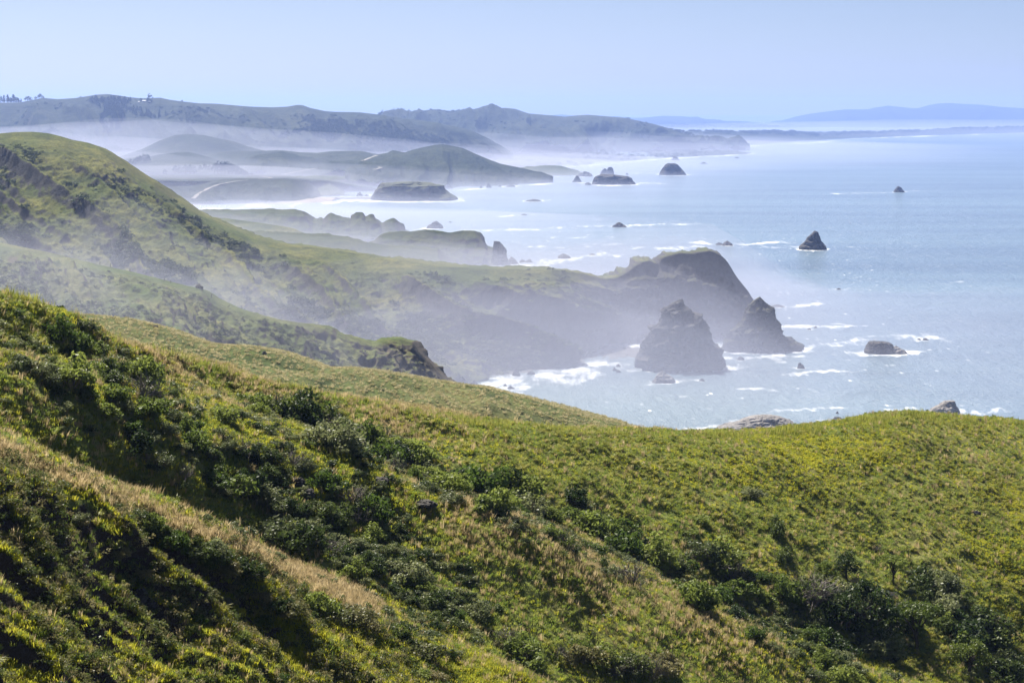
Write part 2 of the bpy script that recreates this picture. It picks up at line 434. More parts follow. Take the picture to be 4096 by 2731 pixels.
# surf: (polyline of the line of foam in the photograph, half width in rows, strength)
SURF = [
    ([(820, 838), (960, 832), (1120, 820), (1300, 808), (1480, 800)], 6, 1.0), ([(1280, 797), (1380, 788), (1485, 782)], 4, 0.9),
    ([(1500, 806), (1640, 801), (1760, 794), (1930, 783)], 3, 0.8), ([(1790, 762), (1900, 756), (2060, 744), (2220, 732)], 3, 0.95),
    ([(2230, 672), (2480, 651), (2700, 631), (2900, 622), (3010, 616)], 2.4, 1.0), ([(2200, 708), (2330, 700), (2480, 695), (2600, 690)], 2.5, 0.8),
    ([(2180, 729), (2300, 726), (2380, 740), (2560, 736), (2660, 732)], 2.5, 0.85), ([(2860, 592), (3000, 588), (3200, 574), (3400, 558), (3700, 544), (4096, 532)], 2.2, 0.95),
    ([(3000, 622), (3120, 613), (3280, 611)], 1.6, 0.7), ([(3310, 621), (3450, 619), (3570, 622)], 1.5, 0.7),
    ([(3335, 777), (3450, 772), (3600, 768), (3730, 758), (3830, 762)], 2.5, 0.75), ([(1990, 806), (2100, 805), (2200, 801)], 2.5, 0.7),
    ([(2010, 866), (2130, 858)], 2.4, 0.75), ([(1700, 916), (1800, 910)], 3, 0.8), ([(1740, 890), (1830, 888), (1890, 882)], 2.4, 0.7),
    ([(1860, 925), (2050, 920), (2250, 910), (2440, 903), (2570, 898), (2780, 896)], 4, 0.78), ([(2200, 952), (2440, 948)], 4, 0.68),
    ([(2120, 990), (2250, 985), (2450, 978)], 6, 0.75), ([(2600, 998), (2700, 994), (2760, 990)], 8, 0.78), ([(2780, 968), (2870, 976), (3000, 975), (3130, 972)], 5, 0.74),
    ([(3100, 990), (3220, 992)], 6, 0.95), ([(3280, 990), (3400, 986)], 3, 0.7), ([(2130, 1060), (2200, 1040), (2380, 1024), (2500, 1020)], 11, 0.85),
    ([(1850, 1052), (1950, 1066), (2060, 1064), (2180, 1045)], 6, 0.95), ([(1700, 962), (1770, 956)], 5, 0.8), ([(2380, 1120), (2440, 1112)], 5, 0.85),
    ([(3140, 1228), (3220, 1222), (3260, 1215)], 5, 0.9), ([(3125, 1322), (3200, 1312), (3330, 1308)], 13, 1.0), ([(3340, 1298), (3480, 1308)], 4, 0.75),
    ([(3060, 1400), (3200, 1392), (3320, 1380), (3450, 1350), (3650, 1350), (3720, 1358)], 11, 0.80), ([(3400, 1412), (3500, 1416), (3590, 1416), (3660, 1404)], 9, 1.0),
    ([(2890, 1400), (3000, 1412), (3120, 1408), (3215, 1394)], 8, 0.95), ([(2900, 1440), (3000, 1440), (3120, 1425)], 14, 0.82), ([(3110, 1500), (3250, 1488), (3400, 1484)], 7, 0.78), ([(3400, 1490), (3560, 1462)], 4, 0.7),
    ([(1870, 1556), (1960, 1552), (2100, 1512), (2250, 1482), (2400, 1466), (2560, 1464)], 16, 1.1), ([(1900, 1568), (2040, 1562), (2180, 1530), (2350, 1495)], 13, 0.95),
    ([(2440, 1386), (2540, 1378), (2640, 1374)], 15, 1.1), ([(2560, 1466), (2640, 1478), (2760, 1484), (2880, 1476), (2940, 1466)], 6, 1.0), ([(2870, 1376), (2920, 1372)], 8, 0.9),
    ([(2600, 1532), (2680, 1534), (2780, 1524)], 7, 0.85), ([(2990, 1552), (3050, 1547)], 5, 0.95), ([(3090, 1560), (3150, 1556)], 7, 0.74), ([(3130, 1640), (3250, 1640), (3350, 1646)], 10, 0.86),
    ([(3300, 1682), (3420, 1670), (3700, 1650)], 6, 0.72), ([(3690, 1650), (3850, 1650), (3960, 1648)], 18, 0.86), ([(2700, 1715), (2850, 1712), (2960, 1690)], 8, 0.85),
    ([(3380, 1155), (3290, 1155)], 3, 0.8), ([(3700, 1144), (3760, 1143), (3850, 1128)], 3, 0.66), ([(3540, 1018), (3700, 1024)], 2.5, 0.66),
    ([(2330, 880), (2420, 876)], 2, 0.6), ([(2500, 766), (2560, 764)], 1.6, 0.7), ([(2080, 770), (2290, 762)], 1.6, 0.62), ([(2900, 770), (3060, 768)], 1.6, 0.5),
    ([(2320, 1630), (2700, 1590), (2980, 1570)], 5, 0.42), ([(2440, 1590), (2600, 1540)], 5, 0.4),
]
def build_sea():
    xs = np.concatenate([np.linspace(-9000, -300, 24)[:-1], np.linspace(-300, 4400, 900), np.linspace(4400, 13000, 24)[1:]])
    ys = np.concatenate([[454, 458, 464, 472, 482, 494], np.linspace(506, 1790, 620), [1900, 2200, 3000, 5000, 9000]])
    X, Yp = np.meshgrid(xs, ys)
    Y = HC * F / (Yp - PYH)
    P = np.stack([(X - PX0) / F * Y, Y, np.zeros_like(Y)], -1)
    fo = np.full(X.shape, 0.0)
    wob = vn2(X / 90.0, Yp / 5.0, 3) * 0.5 + vn2(X / 33.0, Yp / 2.5, 5) * 0.3
    for pts, w, s in SURF:
        x0, x1 = min(p[0] for p in pts) - 260, max(p[0] for p in pts) + 260
        m = (xs > x0) & (xs < x1)
        ry = 9.0
        bend = w * 1.1 * (vn2(X[:, m] / 75.0 + 3.1 * w, Yp[:, m] / 40.0, 12) + 0.5 * vn2(X[:, m] / 26.0, Yp[:, m] / 40.0 + w, 13))
        d = seg_dist(X[:, m], Yp[:, m] + bend, pts, ry) / (w * ry)
        f = s * np.exp(-(d * (1 + 0.6 * wob[:, m])) ** 2 * 0.8) * (0.86 + 0.34 * vn2(X[:, m] / 70.0 + w, Yp[:, m] / 9.0, 8))
        fo[:, m] = np.maximum(fo[:, m], f)
    for x0, x1, b in ROCKS:
        if b > 1690 or b < 640:
            continue
        hw = (x1 - x0) / 2; hh = max(1.0, (b - PYH) * 0.0030 + hw * 0.045)
        m = (xs > x0 - 4 * hw - 40) & (xs < x1 + 4 * hw + 40); r = (ys > b - 12 * hh) & (ys < b + 8 * hh)
        if not m.any() or not r.any():
            continue
        xx, yy, ww = X[np.ix_(r, m)], Yp[np.ix_(r, m)], wob[np.ix_(r, m)]
        e = np.hypot((xx - (x0 + x1) / 2) / (hw + 5), (yy - b + hh * 0.6) / (1.5 * hh)) * (1 + 0.35 * ww)
        tail = np.exp(-((yy - b + 0.6 * hh - 0.03 * (xx - x1)) / (1.1 * hh)) ** 2) * np.exp(-np.abs(xx - (x0 + x1) / 2) / (1.5 * hw + 22)) * 0.85
        fo[np.ix_(r, m)] = np.maximum(fo[np.ix_(r, m)], np.maximum(min(0.98, 0.55 + hw / 90) * smooth(1.6, 0.9, e) * (0.9 + 0.35 * ww), tail))
    fo += 0.10 * np.exp(-((X - 2300) / 900) ** 2 - ((Yp - 1000) / 150) ** 2) * (0.6 + wob)
    fo += 0.14 * np.exp(-((X - 2900) / 500) ** 2 - ((Yp - 1460) / 130) ** 2) * (0.6 + wob)
    sh = np.clip(0.15 + 0.75 * smooth(1150, 1700, Yp) * smooth(4300, 2500, X) + 0.3 * smooth(3200, 1500, X), 0, 1)
    me = raw_mesh('sea', P.reshape(-1, 3), grid_faces(*X.shape, flip=True), True, {'foam': fo, 'shallow': sh, 'painted_glint': np.clip(smooth(820, 960, Yp) * smooth(4400, 2600, X) + 0.15, 0, 1)})
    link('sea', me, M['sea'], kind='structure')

# ------------------------------------------------------------------ landforms
def row(px, pts):
    a = np.array(sorted(pts), float)
    return np.stack([np.interp(px, a[:, 0], a[:, k]) for k in range(1, a.shape[1])], -1)

def ridge(name, crest, front, mat, back=(300, 0.0), nc=None, nf=40, nb=10, prof=1.0, noise=(0, 50), gully=None, lean=0.0, rough=0.0, seed=1, yscale=1.0, label=None, along=1.1, rocky=None, rough_at=None):
    """A landform from its crest line. crest: (photo x, photo y, distance); front: (photo x, distance of the foot, height of the foot);
    back: (run, height of the back foot). prof > 1 is a slope that steepens downwards, < 1 a cliff."""
    cr = np.array(crest, float)
    nc = nc or int((cr[-1, 0] - cr[0, 0]) / 6)
    px = np.linspace(cr[0, 0], cr[-1, 0], nc)
    c = np.stack([pchip(cr[:, 0], cr[:, k], px) if k == 2 else np.interp(px, cr[:, 0], cr[:, k]) for k in (1, 2)], -1)
    yc, zc = c[:, 1], HC - (c[:, 0] - PYH) / F * c[:, 1]
    ft = row(px, front)
    rows = []
    for s in np.linspace(1, 0, nb, endpoint=False):              # back of the hill
        Y = yc + back[0] * s
        z = zc + (np.minimum(back[1], zc - 1) - zc) * (s ** 1.6)
        rows.append(np.stack([(px - PX0) / F * yc * (1 + 0.0 * s), Y, z], -1))
    for s in np.linspace(0, 1, nf):
        Y = yc + (ft[:, 0] - yc) * s
        pf = prof(px) if callable(prof) else np.full(nc, float(prof))
        z = zc + (ft[:, 1] - zc) * np.where(pf >= 1, s ** np.maximum(pf, 1e-3), 1 - (1 - s) ** (1 / pf))
        rows.append(np.stack([(px - PX0) / F * Y, Y, z], -1))
    P = np.array(rows)
    Tt = np.concatenate([-np.linspace(1, 0, nb, endpoint=False), np.linspace(0, 1, nf)])[:, None]
    U = np.broadcast_to(px[None, :], P.shape[:2])
    taper = smooth(0.0, 0.25, np.abs(Tt)) * 0.97 + 0.03
    edge = smooth(0, 0.02, (U - px[0]) / (px[-1] - px[0])) * smooth(0, 0.02, (px[-1] - U) / (px[-1] - px[0]))
    N = grid_normals(P)
    d = np.zeros(P.shape[:2])
    if noise[0]:
        d = d + noise[0] * fbm2(P[..., 0] / noise[1], P[..., 1] / noise[1], 5, seed)
    if gully:
        amp, fr, shear = gully
        g = ridged2((U - shear * Tt) / fr + 0.35 * vn2(U / fr / 2, Tt * 3, seed + 9), Tt * along, 4, seed + 4, 0.5)
        d = d + amp * (g - 0.4) * smooth(0.03, 0.32, Tt)
    if rough:
        rgh = rough_at(U) if rough_at else 1.0
        sc = rough * 9
        d = d + rgh * rough * fbm3(P[..., 0] / sc, P[..., 1] / sc * yscale, P[..., 2] / sc, 5, seed + 2, 0.55, True)
    P = P + N * (d * taper * edge)[..., None]
    me = raw_mesh(name, P.reshape(-1, 3), grid_faces(*P.shape[:2], flip=True), True, {'rocky': rocky(U, Tt)} if rocky else None)
    o = link(name, me, mat, kind='structure')
    if label:
        o['label'] = label
    return o

def C(pts, Y):
    """Crest points with one distance or a function of x for all."""
    return [(p[0], p[1], Y(p[0]) if callable(Y) else Y) for p in pts]

def L(*kv):
    xs, ys = [k[0] for k in kv], [k[1] for k in kv]
    return lambda x: float(np.interp(x, xs, ys))

# farthest mountains and the wooded dunes in front of them
ridge('far_mountains', C([(1900, 520), (2150, 472), (2201, 462), (2250, 458), (2290, 463), (2400, 472), (2460, 465), (2530, 472), (2580, 471), (2650, 464), (2720, 465), (2790, 471), (2870, 484), (2930, 490), (3000, 489), (3080, 497), (3120, 487), (3160, 483), (3200, 468), (3260, 455), (3320, 446), (3380, 438), (3490, 438), (3520, 428), (3550, 423), (3600, 428), (3640, 433), (3680, 434), (3720, 425), (3750, 415), (3800, 413), (3860, 417), (3930, 420), (4000, 428), (4096, 434), (4400, 445), (4800, 470)], 23000),
      [(1900, 18500, -2), (4800, 18500, -2)], M['farmtn'], (2500, 0), 480, 24, 6, 1.3, (12, 900), (30, 200, 60), seed=3)
ridge('far_dunes', C([(2500, 540), (2750, 526), (3000, 527), (3120, 524), (3300, 534), (3500, 528), (3600, 524), (3700, 523), (3830, 514), (3960, 510), (4096, 508), (4300, 506), (4600, 512)], L((2500, 9500), (3000, 10500), (3300, 12000), (4096, 14800), (4600, 15500))),
      [(2500, 8300, -1), (3000, 8850, -1), (3400, 10850, -1), (3700, 12300, -1), (4096, 14100, -1), (4600, 14500, -1)], M['far'], (900, -2), 300, 10, 5, 1.0, (3, 200), seed=4)
# the far hills
L2 = ridge('far_hills', C([(1300, 520), (1450, 480), (1530, 463), (1600, 455), (1660, 447), (1740, 438), (1780, 443), (1860, 447), (1960, 441), (2000, 433), (2020, 432), (2060, 436), (2115, 455), (2200, 462), (2260, 468), (2300, 463), (2350, 460), (2430, 466), (2500, 472), (2560, 485), (2620, 498), (2680, 515), (2740, 535), (2800, 546), (2850, 553), (2930, 557), (3000, 575)], 7800),
           [(1300, 6900, 4), (2300, 7000, 3), (2700, 7300, 2), (3000, 7500, -2)], M['far'], (1200, 0), 420, 40, 8, 1.25, (12, 420), (34, 170, 120), seed=8)
L3 = ridge('grassy_far_hills', C([(-500, 430), (-200, 420), (0, 411), (80, 410), (150, 396), (170, 392), (230, 397), (300, 393), (350, 385), (390, 379), (430, 377), (480, 383), (520, 390), (570, 394), (640, 391), (680, 400), (740, 408), (800, 414), (860, 415), (920, 420), (960, 424), (1000, 427), (1090, 430), (1150, 427), (1190, 420), (1210, 421), (1240, 432), (1300, 445), (1340, 448), (1440, 450), (1490, 456), (1560, 467), (1650, 480), (1740, 493), (1850, 516), (1900, 535), (1980, 582), (2050, 620)], L((-500, 6300), (900, 6100), (2050, 6000))),
           [(-500, 5100, 30), (600, 5150, 30), (1300, 5300, 20), (2050, 5700, 3)], M['far'], (900, 60), 560, 60, 8, 1.15, (11, 330), (30, 210, 180), seed=12)
ridge('misty_knoll', C([(380, 640), (480, 625), (560, 600), (640, 562), (700, 541), (760, 536), (820, 542), (900, 560), (980, 586), (1080, 610), (1150, 625)], 5000), [(380, 4650, 35), (1150, 4650, 30)], M['far'], (300, 25), 160, 24, 6, 1.1, (4, 120), seed=21)
ridge('low_hills', C([(400, 640), (800, 622), (900, 606), (1000, 607), (1100, 602), (1130, 602), (1200, 610), (1270, 612), (1320, 606), (1400, 604), (1450, 605), (1500, 616), (1550, 640)], 4750), [(400, 4150, 26), (1550, 4100, 22)], M['far'], (250, 25), 260, 30, 6, 1.2, (4, 130), (6, 130, 60), seed=22)
L5a = ridge('tree_topped_hill', C([(420, 655), (490, 638), (600, 626), (640, 618), (700, 612), (740, 611), (800, 622), (870, 642), (920, 668), (1000, 700)], 4500), [(420, 4050, 24), (1000, 4000, 22)], M['far'], (200, 25), 160, 30, 6, 1.15, (3, 110), seed=23)
L5 = ridge('coastal_hill', C([(1380, 660), (1460, 632), (1500, 620), (1550, 612), (1560, 606), (1570, 602), (1590, 606), (1620, 610), (1680, 592), (1740, 580), (1770, 577), (1800, 582), (1850, 592), (1900, 615), (1960, 640), (2000, 655), (2100, 675), (2160, 690), (2190, 710), (2215, 735)], L((1380, 4400), (1800, 4350), (2215, 4130))), [(1380, 3800, 20), (1600, 3720, 3), (1800, 3760, -1), (2060, 3930, -1), (2215, 4080, -2)], M['far'], (250, 3), 240, 44, 6, 1.3, (4, 120), (7, 120, 80), rough=1.0, seed=24)
ridge('coastal_plateau', C([(-100, 690), (500, 690), (860, 690), (1100, 692), (1300, 700), (1500, 715), (1560, 740)], 4300), [(-100, 3300, 31), (1150, 3350, 31), (1300, 3600, 20), (1560, 3650, 0)], M['far'], (300, 20), 240, 40, 5, 1.0, (1.5, 90), seed=25)
ridge('far_bluff', C([(1100, 716), (1170, 714), (1320, 716), (1350, 740), (1400, 780), (1425, 796)], 3700), [(1100, 3420, 1), (1320, 3430, 0), (1425, 3450, -2)], M['cliff'], (300, 15), 80, 30, 5, 1.0, (1.5, 70), rough=1.5, seed=26)
bluff = ridge('beach_bluff', C([(400, 745), (760, 741), (800, 737), (860, 722), (1000, 720), (1150, 720), (1170, 724), (1200, 745), (1240, 780), (1285, 806)], 3340), [(400, 3110, 3), (800, 3110, 2), (1170, 3170, 1.5), (1285, 3230, -1)], M['far'], (200, 25), 170, 36, 5, 1.0, (1.5, 70), (4, 90, 60), rough=0.8, seed=27)
ridge('low_point', C([(2020, 690), (2100, 668), (2180, 664), (2240, 663), (2260, 668), (2300, 681), (2335, 694), (2370, 708)], 4680), [(2020, 4480, -1), (2300, 4520, -1), (2370, 4560, -2)], M['cliff'], (200, -2), 80, 24, 5, 0.8, (1.2, 60), rough=1.6, seed=28)
ridge('far_shore_flat', C([(1900, 640), (2100, 633), (2300, 632), (2600, 626), (2800, 610), (2930, 605), (3000, 612), (3040, 620)], L((1900, 6000), (2300, 6200), (3040, 7050))), [(1900, 4850, 0), (2240, 5215, -0.5), (2700, 6370, -0.5), (2950, 6800, -0.6), (3040, 6950, -1)], M['far'], (900, 1), 200, 20, 6, 1.0, (1.0, 120), seed=29)
# goat-rock causeway, beaches
ridge('beach', C([(600, 800), (900, 804), (1100, 800), (1260, 794), (1330, 800)], 3230), [(600, 2850, -1), (820, 2960, -1), (960, 3010, -1), (1150, 3105, -1), (1330, 3200, -1)], M['sand'], (150, 0), 120, 10, 4, 1.0, seed=30)
ridge('rubble_causeway', C([(1250, 800), (1300, 793), (1400, 794), (1470, 792), (1520, 792)], 3335), [(1250, 3270, -1.5), (1520, 3275, -1.5)], M['cobble'], (60, -2), 60, 10, 5, 1.0, rough=0.9, seed=31)
# dark rocky points in the mist
ridge('rocky_point', C([(500, 870), (700, 850), (800, 839), (1000, 838), (1090, 835), (1150, 842), (1180, 837), (1210, 845), (1250, 880), (1265, 883), (1275, 877), (1290, 880), (1300, 868), (1320, 852), (1350, 863), (1400, 880), (1405, 864), (1425, 849), (1450, 855), (1462, 866), (1480, 858), (1500, 873), (1520, 893), (1530, 896), (1540, 885), (1570, 877), (1578, 882), (1590, 897), (1610, 925), (1640, 965)], 2290), [(500, 2050, 4), (1000, 2100, 2), (1250, 2190, -1), (1640, 2245, -2)], M['cliff'], (90, -2), 420, 44, 8, 0.8, (1.5, 60), rough=2.6, seed=32)
ridge('grassy_shoulder', C([(700, 870), (900, 872), (1000, 886), (1090, 899), (1130, 905), (1180, 915), (1205, 928), (1240, 942), (1300, 950)], 1980), [(700, 1800, 5), (1300, 1850, 3)], M['mid'], (80, 10), 120, 24, 5, 1.0, (1.5, 60), seed=33)
ridge('grassy_point', C([(800, 905), (1000, 926), (1130, 930), (1210, 934), (1300, 935), (1400, 950), (1450, 965), (1560, 985), (1650, 990), (1750, 998), (1760, 1010), (1785, 1030), (1810, 1057), (1835, 1085)], 1800), [(800, 1560, 4), (1500, 1620, 1), (1835, 1700, -2)], M['cliff'], (90, 4), 220, 34, 6, 0.9, (2, 60), rough=1.4, seed=34)
ridge('cliff_headland', C([(1440, 1000), (1500, 965), (1530, 940), (1560, 931), (1600, 926), (1650, 929), (1700, 922), (1760, 926), (1800, 931), (1850, 922), (1900, 923), (1920, 938), (1932, 955), (1936, 978), (1945, 990), (1965, 1003), (1985, 1040), (2005, 1072)], 1930), [(1440, 1850, 0), (2005, 1868, -2)], M['cliff'], (70, -2), 220, 44, 8, 0.62, (1.5, 50), rough=2.4, seed=35)
# the big hill and the ridge that runs out to the headland
BIG = [(-700, 575), (-400, 552), (-150, 540), (0, 534), (60, 529), (130, 528), (190, 533), (240, 545), (290, 560), (350, 571), (400, 587), (450, 616), (500, 650), (560, 692), (620, 730), (700, 790), (800, 855), (900, 905), (1000, 948), (1100, 973), (1200, 985), (1300, 996), (1400, 1011), (1500, 1029), (1600, 1041), (1700, 1058), (1800, 1068), (1900, 1075), (2000, 1078), (2100, 1080), (2200, 1079), (2270, 1086), (2330, 1094), (2380, 1106), (2425, 1117), (2470, 1111), (2510, 1090), (2540, 1066), (2570, 1049), (2600, 1043), (2620, 1054), (2635, 1057), (2642, 1040), (2660, 1029), (2720, 1014), (2770, 1016), (2800, 1011), (2840, 1004), (2860, 1010), (2890, 1026), (2910, 1048), (2930, 1082), (2950, 1112), (2990, 1162), (3015, 1205), (3050, 1270), (3075, 1330), (3090, 1372)]
L9 = ridge('big_grassy_hill', C(BIG, L((-700, 1240), (0, 1250), (700, 1270), (1300, 1270), (1900, 1240), (2200, 1245), (2400, 1280), (2560, 1288), (2700, 1296), (2950, 1300), (3090, 1290))),
           [(-700, 980, 78), (0, 985, 70), (700, 990, 50), (1300, 1005, 14), (1500, 1015, -1), (1700, 1035, -1), (1850, 1052, -1), (2000, 1085, -1), (2200, 1120, -1), (2360, 1165, -1), (2440, 1238, -1), (2640, 1246, -2), (2850, 1262, -2), (3090, 1282, -2)], M['mid'], (260, -2), 1200, 190, 14, lambda x: 1.0 - 0.42 * smooth(2380, 2500, x), (1.8, 60), (8.0, 270, 760), rough=1.3, rough_at=lambda u: 1 + 2.0 * smooth(2380, 2520, u), seed=41, along=0.35, rocky=lambda U, T: np.maximum(smooth(2400, 2520, U) * (1 - 0.25 * smooth(0.02, -0.02, T)), smooth(1500, 2200, U) * smooth(0.15, 0.6, T) * 0.6))
ridge('cobble_beach', C([(1850, 1515), (2000, 1475), (2100, 1452), (2200, 1436), (2350, 1424), (2420, 1398), (2500, 1398), (2620, 1404), (2660, 1420)], L((1850, 1085), (2350, 1178), (2420, 1205), (2660, 1195))), [(1850, 1050, -1), (2000, 1078, -1), (2200, 1110, -1), (2400, 1142, -1), (2560, 1150, -1), (2660, 1150, -1)], M['cobble'], (40, -2), 200, 24, 5, 1.0, rough=0.5, seed=42)
# second ridge, third slope
L10c = [(-600, 905), (-300, 935), (0, 970), (100, 990), (200, 1010), (300, 1035), (400, 1060), (520, 1085), (640, 1115), (700, 1131), (760, 1146), (800, 1152), (820, 1166), (860, 1195), (920, 1225), (1000, 1252), (1100, 1275), (1200, 1290), (1300, 1301), (1330, 1312), (1345, 1328), (1400, 1346), (1440, 1360), (1490, 1370), (1530, 1358), (1560, 1355), (1600, 1357), (1650, 1368), (1658, 1378), (1670, 1395), (1700, 1430), (1750, 1482), (1790, 1526), (1850, 1600), (1900, 1660)]
L10 = ridge('scrubby_ridge', C(L10c, L((-600, 690), (1000, 710), (1500, 780), (1900, 790))), [(-600, 560, 96), (0, 570, 88), (600, 600, 78), (1000, 635, 66), (1300, 680, 54), (1600, 735, 40), (1900, 750, 10)], M['mid2'], (140, -5), 620, 110, 10, 1.1, (1.5, 34), (3.2, 150, 260), rough=0.8, rough_at=lambda u: 1 + 1.2 * smooth(1350, 1550, u), rocky=lambda U, T: 0.8 * smooth(1350, 1560, U) + 0 * T, seed=51)
L11c = [(-500, 1150), (0, 1205), (200, 1240), (300, 1256), (500, 1272), (620, 1301), (700, 1332), (800, 1370), (900, 1381), (1000, 1386), (1100, 1406), (1200, 1441), (1260, 1464), (1300, 1473), (1400, 1472), (1500, 1485), (1600, 1500), (1700, 1519), (1800, 1532), (1850, 1544), (1940, 1549), (2000, 1564), (2050, 1580), (2100, 1592), (2200, 1620), (2300, 1650), (2400, 1681), (2500, 1711), (2540, 1724), (2620, 1755), (2800, 1840)]
L11 = ridge('pale_grass_slope', C(L11c, 392), [(-500, 340, 104), (300, 345, 104), (1000, 355, 98), (1850, 358, 90), (2540, 360, 78), (2800, 360, 60)], M['mid2'], (160, 20), 620, 70, 8, 1.15, (0.8, 22), (0.8, 160, 160), seed=52)

# ------------------------------------------------------------------ the foreground hillside: rows of (x, y, distance) from the far crest to below the frame
FG = [
    [(-500, 1250, 190), (0, 1330, 190), (1000, 1560, 215), (2000, 1800, 230), (3000, 1950, 260), (4096, 1950, 290), (4700, 2000, 300)],
    [(-500, 1020, 118), (0, 1176, 130), (100, 1206, 132.7), (200, 1240, 135.4), (300, 1267, 138.1), (370, 1304, 140), (420, 1350, 141.3), (500, 1385, 143.5), (600, 1411, 146.2), (700, 1431, 148.9), (800, 1452, 151.6), (900, 1481, 154.3), (1000, 1511, 157), (1080, 1535, 158.4), (1200, 1556, 160.6), (1300, 1572, 162.4), (1400, 1591, 164.2), (1500, 1615, 166), (1600, 1635, 167.8), (1700, 1652, 169.6), (1800, 1671, 171.4), (1900, 1686, 173.2), (2000, 1697, 175), (2100, 1706, 178), (2300, 1721, 184), (2500, 1731, 190), (2650, 1739, 194.5), (2800, 1738, 199), (2950, 1733, 203.5), (3050, 1727, 206.9), (3200, 1711, 212.6), (3350, 1691, 218.3), (3500, 1671, 224), (3620, 1656, 227.8), (3700, 1657, 230.4), (3800, 1666, 233.6), (3950, 1681, 238.3), (4096, 1692, 243), (4700, 1740, 256)],
    [(-500, 1150, 114), (0, 1300, 125), (500, 1455, 141), (1000, 1570, 153), (1500, 1700, 160), (2000, 1840, 163.5), (2500, 1960, 173), (3000, 2060, 181), (3500, 2080, 193), (4096, 2130, 203), (4700, 2180, 212)],
    [(-500, 1260, 112), (0, 1400, 121), (500, 1520, 137), (1000, 1640, 149), (1500, 1830, 152), (2000, 2020, 155), (2500, 2240, 158), (3000, 2480, 162), (3500, 2660, 167), (4096, 2760, 174), (4700, 2850, 182)],
    [(-500, 1280, 110), (0, 1420, 118), (420, 1490, 129), (800, 1642, 135), (1000, 1692, 138), (1400, 1795, 139), (1550, 1882, 139), (1700, 1950, 139.5), (2000, 2058, 141), (2200, 2150, 142), (2500, 2300, 143.5), (2800, 2432, 145), (3100, 2562, 147), (3400, 2690, 149), (4096, 3000, 153), (4700, 3300, 158)],
    [(-500, 1500, 105), (0, 1640, 112), (500, 1800, 121), (1000, 1950, 129.5), (1500, 2150, 130), (2000, 2340, 131), (2500, 2580, 133.5), (3000, 2800, 137), (4096, 3350, 146), (4700, 3650, 150)],
    [(-500, 1680, 99), (0, 1815, 107), (250, 1930, 112), (500, 2040, 117), (1000, 2215, 120), (1500, 2450, 119), (2000, 2690, 119.5), (2500, 2950, 122), (3000, 3150, 126), (4096, 3700, 138), (4700, 4000, 142)],
    [(-500, 1650, 88), (0, 1792, 95), (250, 1902, 98), (500, 2002, 101), (700, 2082, 103), (1000, 2202, 105), (1300, 2342, 107), (1600, 2482, 108.5), (1800, 2582, 109.5), (2000, 2682, 110.5), (2500, 2930, 113), (3000, 3180, 117), (4096, 3750, 124), (4700, 4100, 128)],
    [(-500, 2080, 78), (0, 2220, 84), (500, 2330, 92), (1000, 2470, 98), (1500, 2640, 102), (2000, 2830, 105), (3000, 3350, 110), (4096, 3950, 116), (4700, 4300, 120)],
    [(-500, 2650, 71), (0, 2790, 75), (500, 2850, 82), (1000, 2960, 88), (1500, 3050, 93), (2000, 3150, 97), (3000, 3650, 103), (4096, 4250, 108), (4700, 4600, 112)],
    [(-500, 4300, 50), (0, 4400, 53), (1000, 4500, 60), (2000, 4600, 68), (3000, 5000, 76), (4700, 6000, 86)],
]
FGNC, FGSUB = 900, [8, 60, 80, 34, 50, 60, 30, 80, 80, 14]
